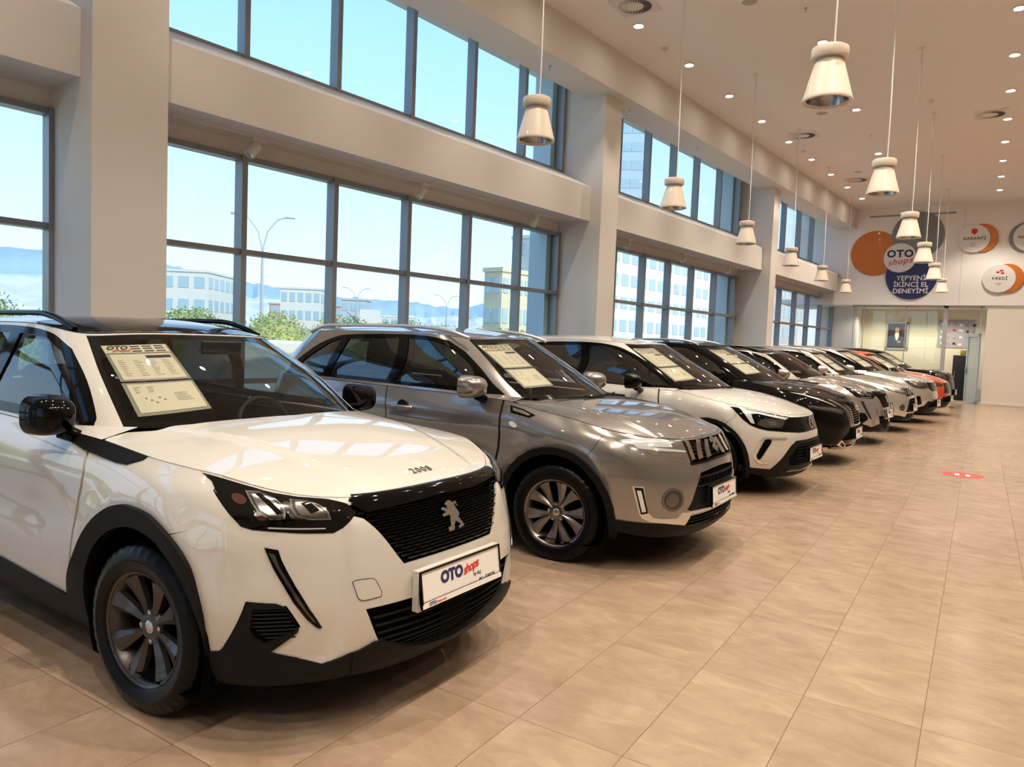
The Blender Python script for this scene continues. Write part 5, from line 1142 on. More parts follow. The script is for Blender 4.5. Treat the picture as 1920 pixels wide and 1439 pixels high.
def car_vgrille(label, pose):
    """larger black crossover with V-shaped chrome strips"""
    T = DQAS; RQ = (-2.85, -3.50, 2.6)
    rows = [(.20, .80, .82, .15, 2.5) + RQ, (.29, .875, .88, .15, 2.5) + RQ, (.42, .89, .90, .15, 2.5) + RQ, (.55, .89, .915, .15, 2.5) + RQ, (.68, .875, .918, .15, 2.5) + RQ, (.79, .845, .915, .12, 2.5) + RQ,
            ([(.8, .865), (.3, .90), (-.5, .95), (-3.4, .98)], .81, .90, .0, 2.5) + RQ, ([(.79, .875), (.6, .905), (.23, .97), (-.1, 1.02), (-.4, 1.06), (-3.4, 1.10)], .78, .84, -.1, 2.6) + RQ]
    gh = [([(-.2, 1.085), (-.45, 1.08), (-1, 1.07), (-3.4, 1.12)], -.12, .81, -.68, 2.3, -2.85, -3.46, 2.6), ([(-.5, 1.30), (-3.4, 1.31)], -.50, .74, -1.08, 2.4, -2.8, -3.3, 2.6),
          ([(-.98, 1.54), (-1.1, 1.53), (-1.3, 1.55), (-1.7, 1.56), (-2.6, 1.53), (-3.2, 1.47)], -.98, .61, -1.55, 2.7, -2.75, -3.15, 2.6)]
    c = Car(label, pose, rows, [(.78, .88), (.66, .93), (.3, 1.03), (0, 1.07), (-.5, 1.11)], gh, [(-.98, 1.54), (-1.25, 1.58), (-1.7, 1.60), (-2.4, 1.59), (-3.2, 1.48)], 2.665, 'black_paint', hoodp=2.6, g=.045, archR=.41, R=.345)
    gr = c.full([(0, 5.6), (-.298, 5.5), (-.21, 4.736), (-.187, 3.904), (-.158, 3.03), (0, 3.0)])
    c.shell([(-.945, 4.3), (-.90, 4.8), (-.83, 5.0), (-.80, 5.4), (-.78, 6.4)], [(-1.255, .95), (-1.255, 1.7), (-1.25, 2.4), (-1.245, 3), (-1.235, 4), (-1.225, 5), (-1.20, 6.2), (-1.185, 6.95)], (-1.66, -1.68), (-2.28, -2.31, -2.55), [gr], cowl=[(-.42, .82), (-.40, .76), (-.31, .68), (-.22, .49), (-.14, .25), (-.10, 0)])
    c.arch_trim(.465, .010)
    G = patch('grille', c.LB, c.S, gr, [], -.02, 0, .05, M['dark'], c.root, soft=False); sl = MB()
    for v in np.linspace(3.3, 5.4, 9): sl.tube(surf_line(c.LB, [(s, v) for s in np.linspace(-.22, .22, 9)], -.006), .006, 6)
    sl.build('grille_bars', M['gloss_black'], G)
    for k in ('chrome1', 'chrome2'): c.side('chrome_strip', T[k], .010, .014, 'chrome', soft=False)
    c.line([(-.158, 2.98), (-.08, 2.9), (0, 2.88)], .012, .011, 'satin', 'chrome_strip')
    L = c.side('headlight', T['lamp'], .004, .012, 'lamp_grey', soft=False, inner=[('reflector', [(-.74, 5.08), (-.68, 4.98), (-.55, 4.93), (-.45, 4.72), (-.43, 4.45), (-.55, 4.62), (-.68, 4.82)], .007, .003, 'reflector')])
    c.side('daytime_lamp', T['strip'], .006, .008, 'satin', soft=False)
    c.side('bumper_side_panel', T['panel'], .003, .006, 'gloss_black', soft=False)
    c.side('corner_trim', T['tri'], .012, .012, 'satin', soft=False, holes=[[(-.40, 1.35), (-.31, .80), (-.35, .72), (-.43, 1.08)]])
    it = [(0, 2.7), (-.20, 2.7), (-.40, 1.5), (0, 1.45)]; c.mid('lower_grille', it, .006, .004, 'dark')
    c.mid('front_lip', [(0, .80), (-.30, .72), (-.5, .85), (-.55, .55), (-.30, .3), (0, .3)], .012, .03, 'lamp_grey')
    p, n = on_surf(c.LB, 0, 4.9, .014); r = [(.06 * math.cos(t), .06 * math.sin(t), 0) for t in np.linspace(0, 2 * PI, 33)[:-1]]; Mx = frame_at(p, n)
    MB().tube(r, .006, 8, True, Mx).box((0, 0, .002), (.15, .02, .008), Mx).build('badge', M['chrome'], G)
    plate(c.root, .925, .435, tilt=3); MB().box((.90, 0, .435), (.03, .50, .13)).build('plate_bracket', M['clad'], c.root)
    fr = [(-.45, 1.085), (-.66, 1.21), (-.85, 1.32), (-1.04, 1.42), (-1.22, 1.49), (-1.45, 1.53), (-1.9, 1.535), (-2.35, 1.50), (-2.72, 1.42), (-3.0, 1.27), (-3.05, 1.15), (-2.3, 1.10), (-1.4, 1.08), (-.9, 1.075)]
    g2 = [(-.72, 1.11), (-.85, 1.265), (-.98, 1.35), (-1.16, 1.43), (-1.35, 1.495), (-1.64, 1.505), (-1.68, 1.11)]; g3 = [(-1.77, 1.115), (-1.74, 1.507), (-2.35, 1.475), (-2.46, 1.13)]; g4 = [(-2.52, 1.14), (-2.42, 1.465), (-2.70, 1.40), (-2.9, 1.27), (-2.9, 1.19)]
    c.glasshouse(fr, [g2, g3, g4], [(-.75, 0), (-.72, .53), (-.65, 1.3), (-.61, 1.97)], .3, border=(.03, .1))
    c.rails(-1.2, -3.0, .56, .04, 'satin')
    for sg in (-1, 1): door_mirror(c.root, (-.72, sg * 1.02, 1.13), sg, 'gloss_black', (.17, .25, .17), 'gloss_black', -8)
    return c.finish('fan5', 'rim_dark', .235, False, 0, (-.26, -3.05, .76, 1.085), papers=[(-.60, 1.80), (-.26, 1.83), (-.30, .50), (-.64, .36)])
def car_plain(label, pose, paint, kind=0, h=1.0, lamp='lens', roof=None, mirror=None, group=None, length=1.0):
    """the small far cars: kind 0 hatch with slim lamps, 1 crossover with tall lamps, 2 upright with round lamps"""
    RR = (-2.7, -3.18 * length, 2.6); up = (0, .02, .07)[kind]
    rows = [(.20, .72, .78, .15, 2.5) + RR, (.30, .80, .84, .15, 2.5) + RR, (.42, .825, .87, .15, 2.5) + RR, (.54, .83, .88, .15, 2.5) + RR, (.66, .81, .883, .15, 2.5) + RR, (.75 + up * .5, .78, .88, .12, 2.5) + RR,
            ([(.8, .82 + up), (.3, .87 + up * .6), (-.5, .92), (-3.3, .95)], .75, .868, .0, 2.5) + RR, ([(.76, .845 + up), (.6, .87 + up), (.23, .93 + up * .6), (-.1, .98 + up * .4), (-.4, 1.02), (-3.3, 1.07)], .725, .80, -.1, 2.6) + RR]
    gh = [([(-.2, 1.045), (-.45, 1.045), (-1, 1.04), (-3.3, 1.08)], -.18, .78, -.70, 2.3, -2.7, -3.12, 2.6), ([(-.5, 1.26), (-3.3, 1.27)], -.53, .71, -1.08, 2.4, -2.65, -3.05, 2.6),
          ([(-.95, 1.47), (-1.1, 1.455), (-1.3, 1.475), (-1.7, 1.49), (-2.6, 1.465), (-3.0, 1.42)], -.95, .59, -1.5, 2.7, -2.6, -2.9, 2.6)]
    c = Car(label, pose, rows, [(.725, .848 + up), (.64, .88 + up), (.3, .985 + up * .6), (0, 1.035), (-.5, 1.07)], gh, [(-.95, 1.47), (-1.2, 1.51), (-1.65, 1.54), (-2.4, 1.52), (-3.0, 1.43)], 2.56, paint, roof=roof, hoodp=2.5, g=.07, group=group)
    lamps = ([(-.78, 6.3), (-.66, 6.35), (-.42, 5.6), (-.36, 5.0), (-.45, 4.85), (-.62, 5.0), (-.74, 5.5)], [(-.76, 6.5), (-.6, 6.6), (-.40, 6.1), (-.38, 4.9), (-.5, 4.7), (-.66, 4.9), (-.74, 5.6)], [(-.55 + .12 * math.cos(t), 5.6 + 1.0 * math.sin(t)) for t in np.linspace(0, 2 * PI, 17)[:-1]])[kind]
    gr = c.full(([(0, 5.9), (-.33, 5.8), (-.34, 4.9), (-.40, 3.3), (0, 3.1)], [(0, 6.3), (-.36, 6.2), (-.37, 4.8), (-.28, 4.2), (0, 4.2)], [(0, 6.2), (-.38, 6.1), (-.38, 5.0), (0, 5.0)])[kind])
    c.shell([(-.955, 4.2), (-.98, 4.765), (-.914, 5.185), (-.80, 5.6), (-.79, 6.4)], [(-1.255, .95), (-1.255, 1.7), (-1.25, 2.4), (-1.245, 3), (-1.235, 4), (-1.225, 5), (-1.20, 6.2), (-1.185, 6.95)], (-1.60, -1.62), (-2.18, -2.2, -2.45), [])
    c.arch_trim(.445, .008)
    G = patch('grille', c.LB, c.S, gr, [], .004, .01, .06, M['gloss_black'], c.root, soft=False)
    c.side('headlight', lamps, .006, .012, 'lamp_grey', inner=[('reflector', [(np.mean([p[0] for p in lamps]) + (a - np.mean([p[0] for p in lamps])) * .6, np.mean([p[1] for p in lamps]) + (b - np.mean([p[1] for p in lamps])) * .6) for a, b in lamps], .010, .003, 'reflector')])
    c.mid('bumper_cladding', [(0, 2.6 if kind != 1 else 2.2), (-.42, 2.5), (-.50, 1.7), (-.66, 1.25), (-.80, 1.2), (-.84, 1.3), (-.84, .7), (-.6, .2), (-.3, .1), (0, .05)], .007, .03, 'clad')
    c.mid('lower_grille', [(0, 2.2), (-.35, 2.2), (-.42, 1.5), (0, 1.4)], .010, .004, 'dark')
    c.side('corner_trim', [(-.66, 3.3), (-.60, 3.35), (-.56, 2.0), (-.62, 1.8)], .008, .008, 'gloss_black' if kind != 2 else 'satin', soft=False)
    p, n = on_surf(c.LB, 0, 5.3 if kind else 5.0, .010); MB().prism([(a, b) for a, b in ((-.035, 0), (0, .05), (.035, 0), (0, -.05))], .006, frame_at(p, n)).build('badge', M['chrome'], G)
    plate(c.root, .87, .44, tilt=3); MB().box((.845, 0, .44), (.03, .50, .13)).build('plate_bracket', M['clad'], c.root)
    fr = [(-.40, 1.05), (-.66, 1.19), (-.85, 1.29), (-1.04, 1.37), (-1.22, 1.425), (-1.45, 1.455), (-1.9, 1.46), (-2.3, 1.435), (-2.6, 1.36), (-2.8, 1.22), (-2.85, 1.10), (-2.3, 1.06), (-1.4, 1.045), (-.9, 1.04)]
    g2 = [(-.62, 1.075), (-.85, 1.245), (-.98, 1.31), (-1.16, 1.375), (-1.35, 1.42), (-1.58, 1.428), (-1.62, 1.075)]; g3 = [(-1.70, 1.08), (-1.68, 1.43), (-2.2, 1.41), (-2.36, 1.09)]
    c.glasshouse(fr, [g2, g3], [(-.74, 0), (-.71, .53), (-.65, 1.3), (-.61, 1.97)], .3, border=(.03, .1))
    for sg in (-1, 1): door_mirror(c.root, (-.68, sg * .985, 1.08), sg, mirror or paint, (.16, .23, .15), 'gloss_black', -8)
    return c.finish('fan5', 'rim', .215, False, 0, (-.28, -2.75, .73, 1.045), papers=[(-.58, 1.80), (-.26, 1.83), (-.30, .50), (-.62, .36)])
# ------------------------------------------------------------------ ceiling fittings
WARM = (1.0, .88, .72)
em_down = emis('downlight_glow', (1.0, .90, .76), 90.0)
ring_m = mat('white_fitting', (.78, .74, .68), .45)
def spot(x, y, z, watt, col=WARM, size=1.95, blend=.45, r=.035, aim=(0, 0, -1), parent=None):
    l = bpy.data.lights.new('lamp_light', 'SPOT'); l.energy = watt; l.color = col; l.spot_size = size; l.spot_blend = blend; l.shadow_soft_size = r
    o = bpy.data.objects.new('lamp_light', l); COL.objects.link(o); o.location = (x, y, z); o.rotation_euler = Vector(aim).to_track_quat('-Z', 'Y').to_euler()
    if parent: o.parent = parent
    return o
def downlight():
    r = empty('downlight'); MB().lathe([(.092, 0), (.095, -.006), (.078, -.010), (.066, .002), (.060, .02)], 32).build('trim_ring', ring_m, r)
    MB().lathe([(0, .002), (.066, .002)], 24).build('lamp_face', em_down, r); return r
def dupe(src, loc, rz=0):
    o = src.copy(); COL.objects.link(o); o.location = loc; o.rotation_euler = (0, 0, rz)
    for c in list(src.children):
        if c.type == 'LIGHT': continue
        d = c.copy(); COL.objects.link(d); d.parent = o
        for e_ in list(c.children): f = e_.copy(); COL.objects.link(f); f.parent = d
    return o
WATT = 330
DLP = []
for k in range(-6, 9): DLP.append((-4.95 + (k) * .166 if k >= 0 else -4.95 + k * .17, 11.03 + 1.925 * k, 'L'))
for k in range(-3, 6):
    DLP.append((-2.53, 12.98 + 3.86 * k, 'M'))
for k in range(-9, 9): DLP.append((.14, 13.0 + 1.93 * k, 'R'))
for k in range(-4, 5):
    DLP.append((2.9, 12.98 + 3.86 * k, 'M2')); DLP.append((5.6, 13.0 + 3.86 * k, 'R2'))
first = downlight(); n_ = 0
vis = {'L': 0, 'M': 0, 'R': 0}
for x, y, row in DLP:
    if y < -8.5 or y > 28: continue
    o = first if n_ == 0 else dupe(first, (x, y, ZC - .004)); o.location = (x, y, ZC - .004); n_ += 1
    nm = {'L': 'nearest the window soffit', 'M': 'between the two pendant lines', 'R': 'over the open aisle', 'M2': 'over the far side of the aisle', 'R2': 'by the right wall'}[row]
    tag(o, 'small round white downlight set in the ceiling, row ' + nm, 'downlight', 'ceiling downlights, row ' + nm)
    if row in ('L', 'R') and False: continue
    l = spot(x, y, ZC - .02, WATT * {'M': 1.25, 'R': 1.15, 'M2': .45, 'R2': .45}.get(row, .5 if y > 9 else .30), size=1.95 if row != 'L' else 1.5)
# pendants
def pendant():
    r = empty('pendant_lamp'); white = mat('warm_white_lamp_metal', (.80, .70, .58), .4, 0, .3)
    MB().lathe([(.0, .415), (.125, .415), (.137, .408), (.139, .40), (.139, .335), (.134, .328), (.10, .326), (0, .326)], 56).build('top_cap', white, r)
    MB().lathe([(.106, .335), (.106, .30), (.113, .285)], 48).build('neck_ring', mat('grey_neck', (.42, .42, .40), .45), r)
    MB().lathe([(.104, .31), (.113, .285), (.118, .27), (.185, .02), (.190, .004), (.188, -.004), (.168, -.004), (.166, .006), (.158, .012)], 64).build('lamp_shade', white, r)
    MB().lathe([(.160, .010), (.135, .10), (.085, .19), (.0, .20)], 56).build('reflector', M['reflector'], r)
    H_ = ZC - 3.49
    MB().tube([(.03, 0, .41), (.032, .003, .9), (.022, .01, 1.6), (.02, .0, 2.3), (.015, 0, H_)], .0065, 8).build('cable', mat('clear_cable', (.75, .75, .73), .2), r)
    MB().tube([(0, 0, .41), (0, 0, H_)], .0018, 6).build('steel_wire', M['rim_silver'], r)
    MB().lathe([(0, H_ - .015), (.055, H_ - .015), (.06, H_ - .005), (.06, H_)], 24).build('ceiling_rose', ring_m, r)
    return r
p0 = None
PN = [(-3.86, y, 'L') for y in (6.26, 10.1, 13.95, 17.78, 21.65, 25.9)] + [(-1.16, y, 'R') for y in (6.26, 10.1, 13.95, 17.7, 21.6, 25.9)]
ordn = ['nearest', 'second', 'third', 'fourth', 'fifth', 'farthest']
for i, (x, y, s) in enumerate(PN):
    if p0 is None: p0 = pendant(); o = p0
    else: o = dupe(p0, (0, 0, 0))
    o.location = (x, y, 3.49)
    tag(o, 'cream cone pendant lamp on a thin cable, %s of the %s' % (ordn[i % 6], 'line on the window side' if s == 'L' else 'line on the aisle side'), 'pendant lamp', 'cone pendant lamps')
# air diffusers
def diffuser():
    r = empty('air_diffuser'); pl = MB().box((0, 0, -.004), (.62, .62, .010)).build('face_plate', ring_m, r)
    MB().lathe([(.26, -.012), (.262, -.016), (.25, -.02)], 40).lathe([(.13, -.018), (.128, -.02), (0, -.02)], 32).build('ring', ring_m, r)
    MB().lathe([(.25, -.0115), (.13, -.0115)], 40).build('duct_opening', M['inkgrey'] if 0 else mat('duct_dark', (.10, .09, .08), .8), r)
    mb = MB()
    for k in range(32):
        T = Matrix.Rotation(2 * PI * k / 32, 4, 'Z') @ Matrix.Translation((.19, 0, -.016)) @ Matrix.Rotation(.5, 4, 'X'); mb.box((0, 0, 0), (.12, .018, .002), T)
    mb.build('blades', ring_m, r); return r
d0 = None
for (x, y, w_) in [(-4.72, 10.35, 'nearest, above the first pendant lamp'), (-3.86, 18.3, 'over the fourth pendant of the window line'), (-.16, 18.3, 'near the right-hand row of downlights'), (-3.39, 23.57, 'farthest, close to the end wall')]:
    if d0 is None: d0 = diffuser(); o = d0
    else: o = dupe(d0, (0, 0, 0))
    o.location = (x, y, ZC - .001); tag(o, 'square ceiling air diffuser with swirl blades, ' + w_, 'air diffuser', 'swirl air diffusers')
def detector():
    r = empty('smoke_detector'); MB().lathe([(0, -.055), (.03, -.055), (.034, -.045), (.034, -.03), (.055, -.028), (.062, -.015), (.062, 0)], 32).build('detector_body', ring_m, r); return r
d0 = None
for (x, y, w_) in [(-4.9, 12.04, 'above the second window bay'), (-1.18, 16.85, 'between the aisle-side pendants'), (-4.16, 19.7, 'beside the far diffuser on the window side')]:
    if d0 is None: d0 = detector(); o = d0
    else: o = dupe(d0, (0, 0, 0))
    o.location = (x, y, ZC - .001); tag(o, 'small round smoke detector on the ceiling ' + w_, 'smoke detector', 'smoke detectors')
for (x, y, w_) in [(-3.2, 11.03, 'cut by the top edge of the picture'), (-3.2, 16.8, 'behind the nearest aisle pendant'), (-3.25, 22.6, 'farthest one')]:
    tag(MB().lathe([(0, -.006), (.095, -.006), (.11, -.001)], 32).build('ceiling_speaker', mat('speaker_grey', (.50, .46, .42), .7)), 'flat round grey ceiling speaker grille, ' + w_, 'ceiling speaker', 'ceiling speakers').location = (x, y, ZC - .001)
def sprinkler(loc, lab):
    o = MB().lathe([(.03, 0), (.028, -.006), (.008, -.01), (.008, -.05), (.018, -.052), (.018, -.056), (0, -.056)], 16).build('sprinkler', M['rim_silver']); o.location = loc
    return tag(o, lab, 'sprinkler', 'ceiling sprinklers')
for q, lab in ((9.6, 'tiny sprinkler head under the soffit of the second bay'), (12.2, 'tiny sprinkler head under the soffit just past the second pillar'), (15.2, 'tiny sprinkler head under the soffit over the middle of the third bay'), (18.4, 'tiny sprinkler head under the soffit before the third pillar')):
    p = WM @ Vector((q, -7.1, ZS - .001)); sprinkler(p, lab)
for x, y, lab in ((-2.53, 11.6, 'sprinkler head on the ceiling by the nearest aisle pendant'), (-2.5, 18.9, 'sprinkler head on the ceiling beyond the nearest aisle pendant'), (1.0, 22.0, 'sprinkler head on the ceiling above the end wall signs')):
    sprinkler((x, y, ZC - .001), lab)
# track spots under the beams
def track_head():
    r = empty('track_spotlight')
    MB().box((0, 0, -.03), (.035, .17, .035), bev=.006).build('adaptor', ring_m, r)
    MB().tube([(0, .06, -.045), (0, .06, -.085)], .012, 10).build('stem', ring_m, r)
    T = Matrix.Translation((0, .06, -.15)) @ Matrix.Rotation(math.radians(38), 4, 'X')
    h = MB().lathe([(0, .085), (.046, .085), (.052, .078), (.052, -.07), (.057, -.075), (.057, -.09), (.050, -.09), (.047, -.07)], 32, T).build('lamp_head', ring_m, r)
    MB().lathe([(0, -.05), (.047, -.07)], 24, T).build('lens', M['satin'], h); return r
t0 = None
names = {2: 'second window bay', 3: 'third window bay', 4: 'farthest window bay'}
for bi, (q0, q1, heads) in {1: (-4.4, 2.25, (-2.5,)), 2: (3.75, 10.6, (4.75, 7.4, 10.1)), 3: (12.0, 19.5, (13.3, 15.9, 18.6)), 4: (20.6, 27.3, (21.6,))}.items():
    mb = MB(); wbox(mb, q0, q1, -7.62, -7.585, 3.682, 3.699); tag(mb.build('lighting_track', ring_m), 'thin white lighting track under the beam of the ' + {1: 'nearest window bay', **names}[bi], 'lighting track')
    for hi, q in enumerate(heads):
        if t0 is None: t0 = track_head(); o = t0
        else: o = dupe(t0, (0, 0, 0))
        o.location = WM @ Vector((q, -7.6, 3.694)); o.rotation_euler = (0, 0, -DL + PI)
        tag(o, 'white cylinder track spotlight under the beam of the %s, %s' % ({1: 'nearest window bay', **names}[bi], ('nearest head', 'middle head', 'far head')[hi]), 'spotlight', 'track spotlights')
# ------------------------------------------------------------------ signs and things at the far end
def disc(name, x, z, r, th, m, y=None, parent=None, n=72):
    y = (YW - .02) if y is None else y
    T = Matrix.Translation((x, y, z)) @ Matrix.Rotation(PI / 2, 4, 'X')
    return MB().lathe([(0, th), (r - .008, th), (r, th - .008), (r, 0), (0, 0)], n, T).build(name, M[m] if isinstance(m, str) else m, parent)
K_ = 28.4 / 27.9
def zz(z): return 1.5 + (z - 1.5) * K_
M['orange_sign'] = noisy(mat('orange_sign_face', (.62, .17, .018), .45, 0, .2), 60, .06)
M['grey_sign'] = mat('grey_sign_face', (.21, .23, .23), .5, 0, .1); M['navy_sign'] = mat('navy_sign_face', (.008, .022, .13), .4, 0, .2); M['white_sign'] = mat('white_sign_face', (.80, .78, .77), .4, 0, .1)
def flat(x, y, z, rot=0): return Matrix.Translation((x, y, z)) @ Matrix.Rotation(PI / 2, 4, 'X') @ Matrix.Rotation(rot, 4, 'Z')
tag(disc('round_sign', -3.36, zz(4.98), .78, .018, 'orange_sign', YW - .001), 'plain orange disc on the end wall, leftmost of the signs', 'sign')
tag(disc('round_sign', -2.08, zz(5.55), .79, .018, 'grey_sign', YW - .020), 'plain grey disc high on the end wall behind the pendants', 'sign')
s = empty('round_sign', (-2.19, YW - .040, zz(4.19))); disc('sign_face', 0, 0, .79, .018, 'navy_sign', 0, s); tag(s, 'dark blue disc on the end wall with three lines of white words', 'sign')
for k, tline in enumerate(('YEPYENİ', 'İKİNCİ EL', 'DENEYİMİ')): text('lettering', tline, .225, flat(.0, -.020, -.08 - .22 * k), M['white_sign'], s, bold=.003, extrude=.004)
s = empty('round_sign', (-2.57, YW - .068, zz(4.80))); disc('sign_face', 0, 0, .50, .018, 'white_sign', 0, s); tag(s, 'white disc with the navy and red shop logo, overlapping the orange one', 'sign')
text('lettering', 'OTO', .34, flat(0, -.020, .13), M['navy'], s, bold=.014, extrude=.004, spacing=1.12)
text('lettering', 'shops', .30, flat(.0, -.022, -.13, math.radians(8)), M['red'], s, font_shear=.4, bold=.002, extrude=.004, spacing=1.1)
def small_sign(x, z, word, lines, lab, icon):
    s = empty('oval_sign', (x, YW - .02, z)); disc('crescent', .16, .01, .46, .04, 'orange_sign', 0, s) if icon != 'grey' else disc('crescent', -.04, 0, .47, .04, 'grey_sign', 0, s)
    disc('sign_face', -.06 if icon != 'grey' else .06, 0, .455, .06, 'white_sign', 0, s); tag(s, lab, 'sign')
    text('lettering', word, .125, flat(-.04, -.064, -.0), M['ink'], s, bold=.002, extrude=.003, spacing=1.2)
    for k, l in enumerate(lines): text('lettering', l, .045, flat(-.06, -.064, -.15 - .055 * k), M['inkgrey'], s, extrude=.003)
    if icon == 'shield': MB().prism([(-.09, .30), (0, .33), (.09, .30), (.08, .19), (0, .12), (-.08, .19)], .004, flat(-.05, -.062, .0)).build('shield_symbol', M['red'], s)
    if icon == 'coins':
        for dx, dz in ((-.06, .20), (.04, .25), (.07, .17)): MB().lathe([(0, .004), (.05, .004), (.05, 0)], 20, flat(dx - .04, -.062, dz) @ Matrix.Scale(.6, 4, (0, 1, 0))).build('coin_symbol', M['red'], s)
small_sign(-.40, zz(5.36), 'GARANTİ', ('kapsamlı', 'garanti', 'seçenekleri'), 'white oval sign with orange crescent and a red shield, reading GARANTİ', 'shield')
small_sign(.37, zz(4.07), 'KREDİ', ('size uygun', 'kredi'), 'white oval sign with orange crescent, lower right, reading KREDİ', 'coins')
small_sign(1.0, zz(5.35), 'NAKİT', (), 'white oval sign with a grey rim, cut off by the right picture edge', 'grey')
# portrait
P_ = empty('framed_portrait', (-2.77, 31.485, 2.26)); tag(P_, 'framed portrait of a person in a dark suit on the recess wall', 'picture')
fr = MB()
for x, z, w, h in ((0, .5, .78, .07), (0, -.5, .78, .07), (-.355, 0, .07, 1.0), (.355, 0, .07, 1.0)): fr.box((x, -.02, z), (w, .04, h))
fr.build('frame', mat('pale_picture_frame', (.45, .40, .36), .4, .3), P_); MB().box((0, -.008, 0), (.66, .01, .94)).build('picture', mat('dark_picture', (.018, .012, .012), .4), P_)
def blob(pts, m, dy, nm): MB().prism(pts, .003, flat(0, dy, 0)).build(nm, M[m] if isinstance(m, str) else m, P_)
blob([(.05, .44), (.32, .44), (.32, -.05), (.2, .1)], mat('picture_red', (.10, .012, .008), .5), -.014, 'painted_backdrop')
blob([(-.20, -.46), (-.24, -.15), (-.20, .04), (-.08, .10), (.09, .10), (.20, .03), (.25, -.14), (.27, -.46)], mat('suit', (.02, .022, .022), .6), -.018, 'painted_suit')
blob([(-.06, .12), (.06, .12), (.07, .0), (.02, -.18), (-.03, -.16), (-.07, .0)], 'paper', -.022, 'painted_shirt')
blob([(.0 + .075 * math.cos(t), .22 + .105 * math.sin(t)) for t in np.linspace(0, 2 * PI, 19)[:-1]], mat('painted_skin', (.48, .26, .17), .6), -.022, 'painted_face')
blob([(.0, -.22), (.10, -.18), (.16, -.24), (.06, -.28)], mat('painted_hand', (.42, .24, .16), .6), -.024, 'painted_hands')
# poster
P_ = empty('wall_poster', (-.84, 31.485, 2.39)); tag(P_, 'wide pale poster of small pictures behind the white post', 'poster')
MB().box((0, -.006, 0), (1.16, .01, 1.04)).build('sheet', mat('poster_grey', (.42, .41, .43), .5), P_)
R_ = random.Random(5)
for k in range(22):
    x = -.5 + .2 * (k % 6) + R_.uniform(-.02, .02); z = .38 - .24 * (k // 6) + R_.uniform(-.03, .03)
    blob([(x, z), (x + R_.uniform(.06, .14), z), (x + R_.uniform(.06, .13), z - .09), (x, z - .08)], ('ink' if k % 5 == 0 else 'red' if k == 8 else 'inkgrey') if k % 3 else 'white_sign', -.012, 'printed_picture')
# glass door ajar and dark cabinet behind it
D_ = empty('glass_door', (-.06, 28.32, 0), math.radians(114)); tag(D_, 'pale blue aluminium glass door standing ajar beside the cream wall', 'door')
alu = mat('pale_blue_aluminium', (.42, .52, .60), .35, .4)
fr = MB()
for x in (.04, .82): fr.box((x, 0, 1.17), (.08, .05, 2.30))
for z in (.06, 2.28): fr.box((.43, 0, z), (.86, .05, .10))
fr.build('door_frame', alu, D_); MB().box((.43, 0, 1.17), (.70, .012, 2.1)).build('glass_panel', mat('frosted_glass', (.35, .42, .42), .3, 0, .5), D_)
MB().box((.78, .045, 1.1), (.03, .04, .22), bev=.008).box((.78, -.045, 1.1), (.03, .04, .22), bev=.008).build('door_handle', M['rim_silver'], D_)
D_ = empty('cabinet', (-.62, 30.6, 0)); tag(D_, 'tall dark cabinet behind the open glass door', 'cabinet'); MB().box((0, 0, .80), (.45, .45, 1.6), bev=.01).build('body', mat('dark_blue_cabinet', (.012, .016, .022), .5), D_); MB().box((-.15, -.235, .9), (.02, .02, .25)).build('handle', M['rim_silver'], D_)
tag(MB().box((-.55, 30.6, 1.70), (.18, .16, .18), bev=.02).build('box', mat('mustard_box', (.35, .26, .06), .6)), 'small mustard yellow box on top of the dark cabinet', 'box')
for x in (-3.0, -1.2): spot(x, 29.9, 3.22, 170, size=2.7)  # unseen spots without fittings, added to brighten the recess
# red floor sticker
pF = (.0, 0)
st = empty('floor_sticker', (-.105, 10.97, 0)); tag(st, 'round red sticker with white footprints on the aisle floor', 'floor sticker')
MB().lathe([(0, .0018), (.235, .0018), (.235, .0003)], 48).build('disc', mat('red_sticker', (.62, .06, .05), .35), st)
for dx in (-.06, .06): MB().prism([(dx + .03 * math.cos(t), -.02 + .085 * math.sin(t)) for t in np.linspace(0, 2 * PI, 19)[:-1]], .001, Matrix.Translation((0, 0, .0018))).build('footprint', M['white_sign'], st)
text('lettering', 'MESAFENİZİ KORUYUN', .042, Matrix.Translation((0, .20, .0022)), M['white_sign'], st, extrude=.0004) if 0 else None
cm = MB().box((0, 0, 0), (.09, .06, .06), bev=.012).build('security_camera', M['dark']); cm.location = (-4.55, 28.33, 3.95); tag(cm, 'small dark camera on the end wall beside the last beam', 'camera')

# ------------------------------------------------------------------ outside
def ground_mat():
    return noisy(mat('outdoor_ground', (.20, .22, .13), .9, 0, 0, .1), .05, .35)
g = MB().box((-480, 350, -.7), (900, 1900, .2)).build('ground', ground_mat()); sstruct(g)
rd = MB().box((0, 0, -.585), (120, 10, .02)).build('trim_30', noisy(mat('car_park_asphalt', (.33, .34, .35), .9), 2, .1)); rd.location = (-30, 30, 0); rd.rotation_euler = (0, 0, math.radians(84)); sstruct(rd)
for bi, q in enumerate((10.98, 19.55)): 
    mb = MB(); wbox(mb, q, q + 1.3, -8.42, -8.02, -.5, 6.5); sstruct(mb.build('trim_%d' % (31 + bi), mat('pale_blue_cladding', (.50, .68, .78), .5)))
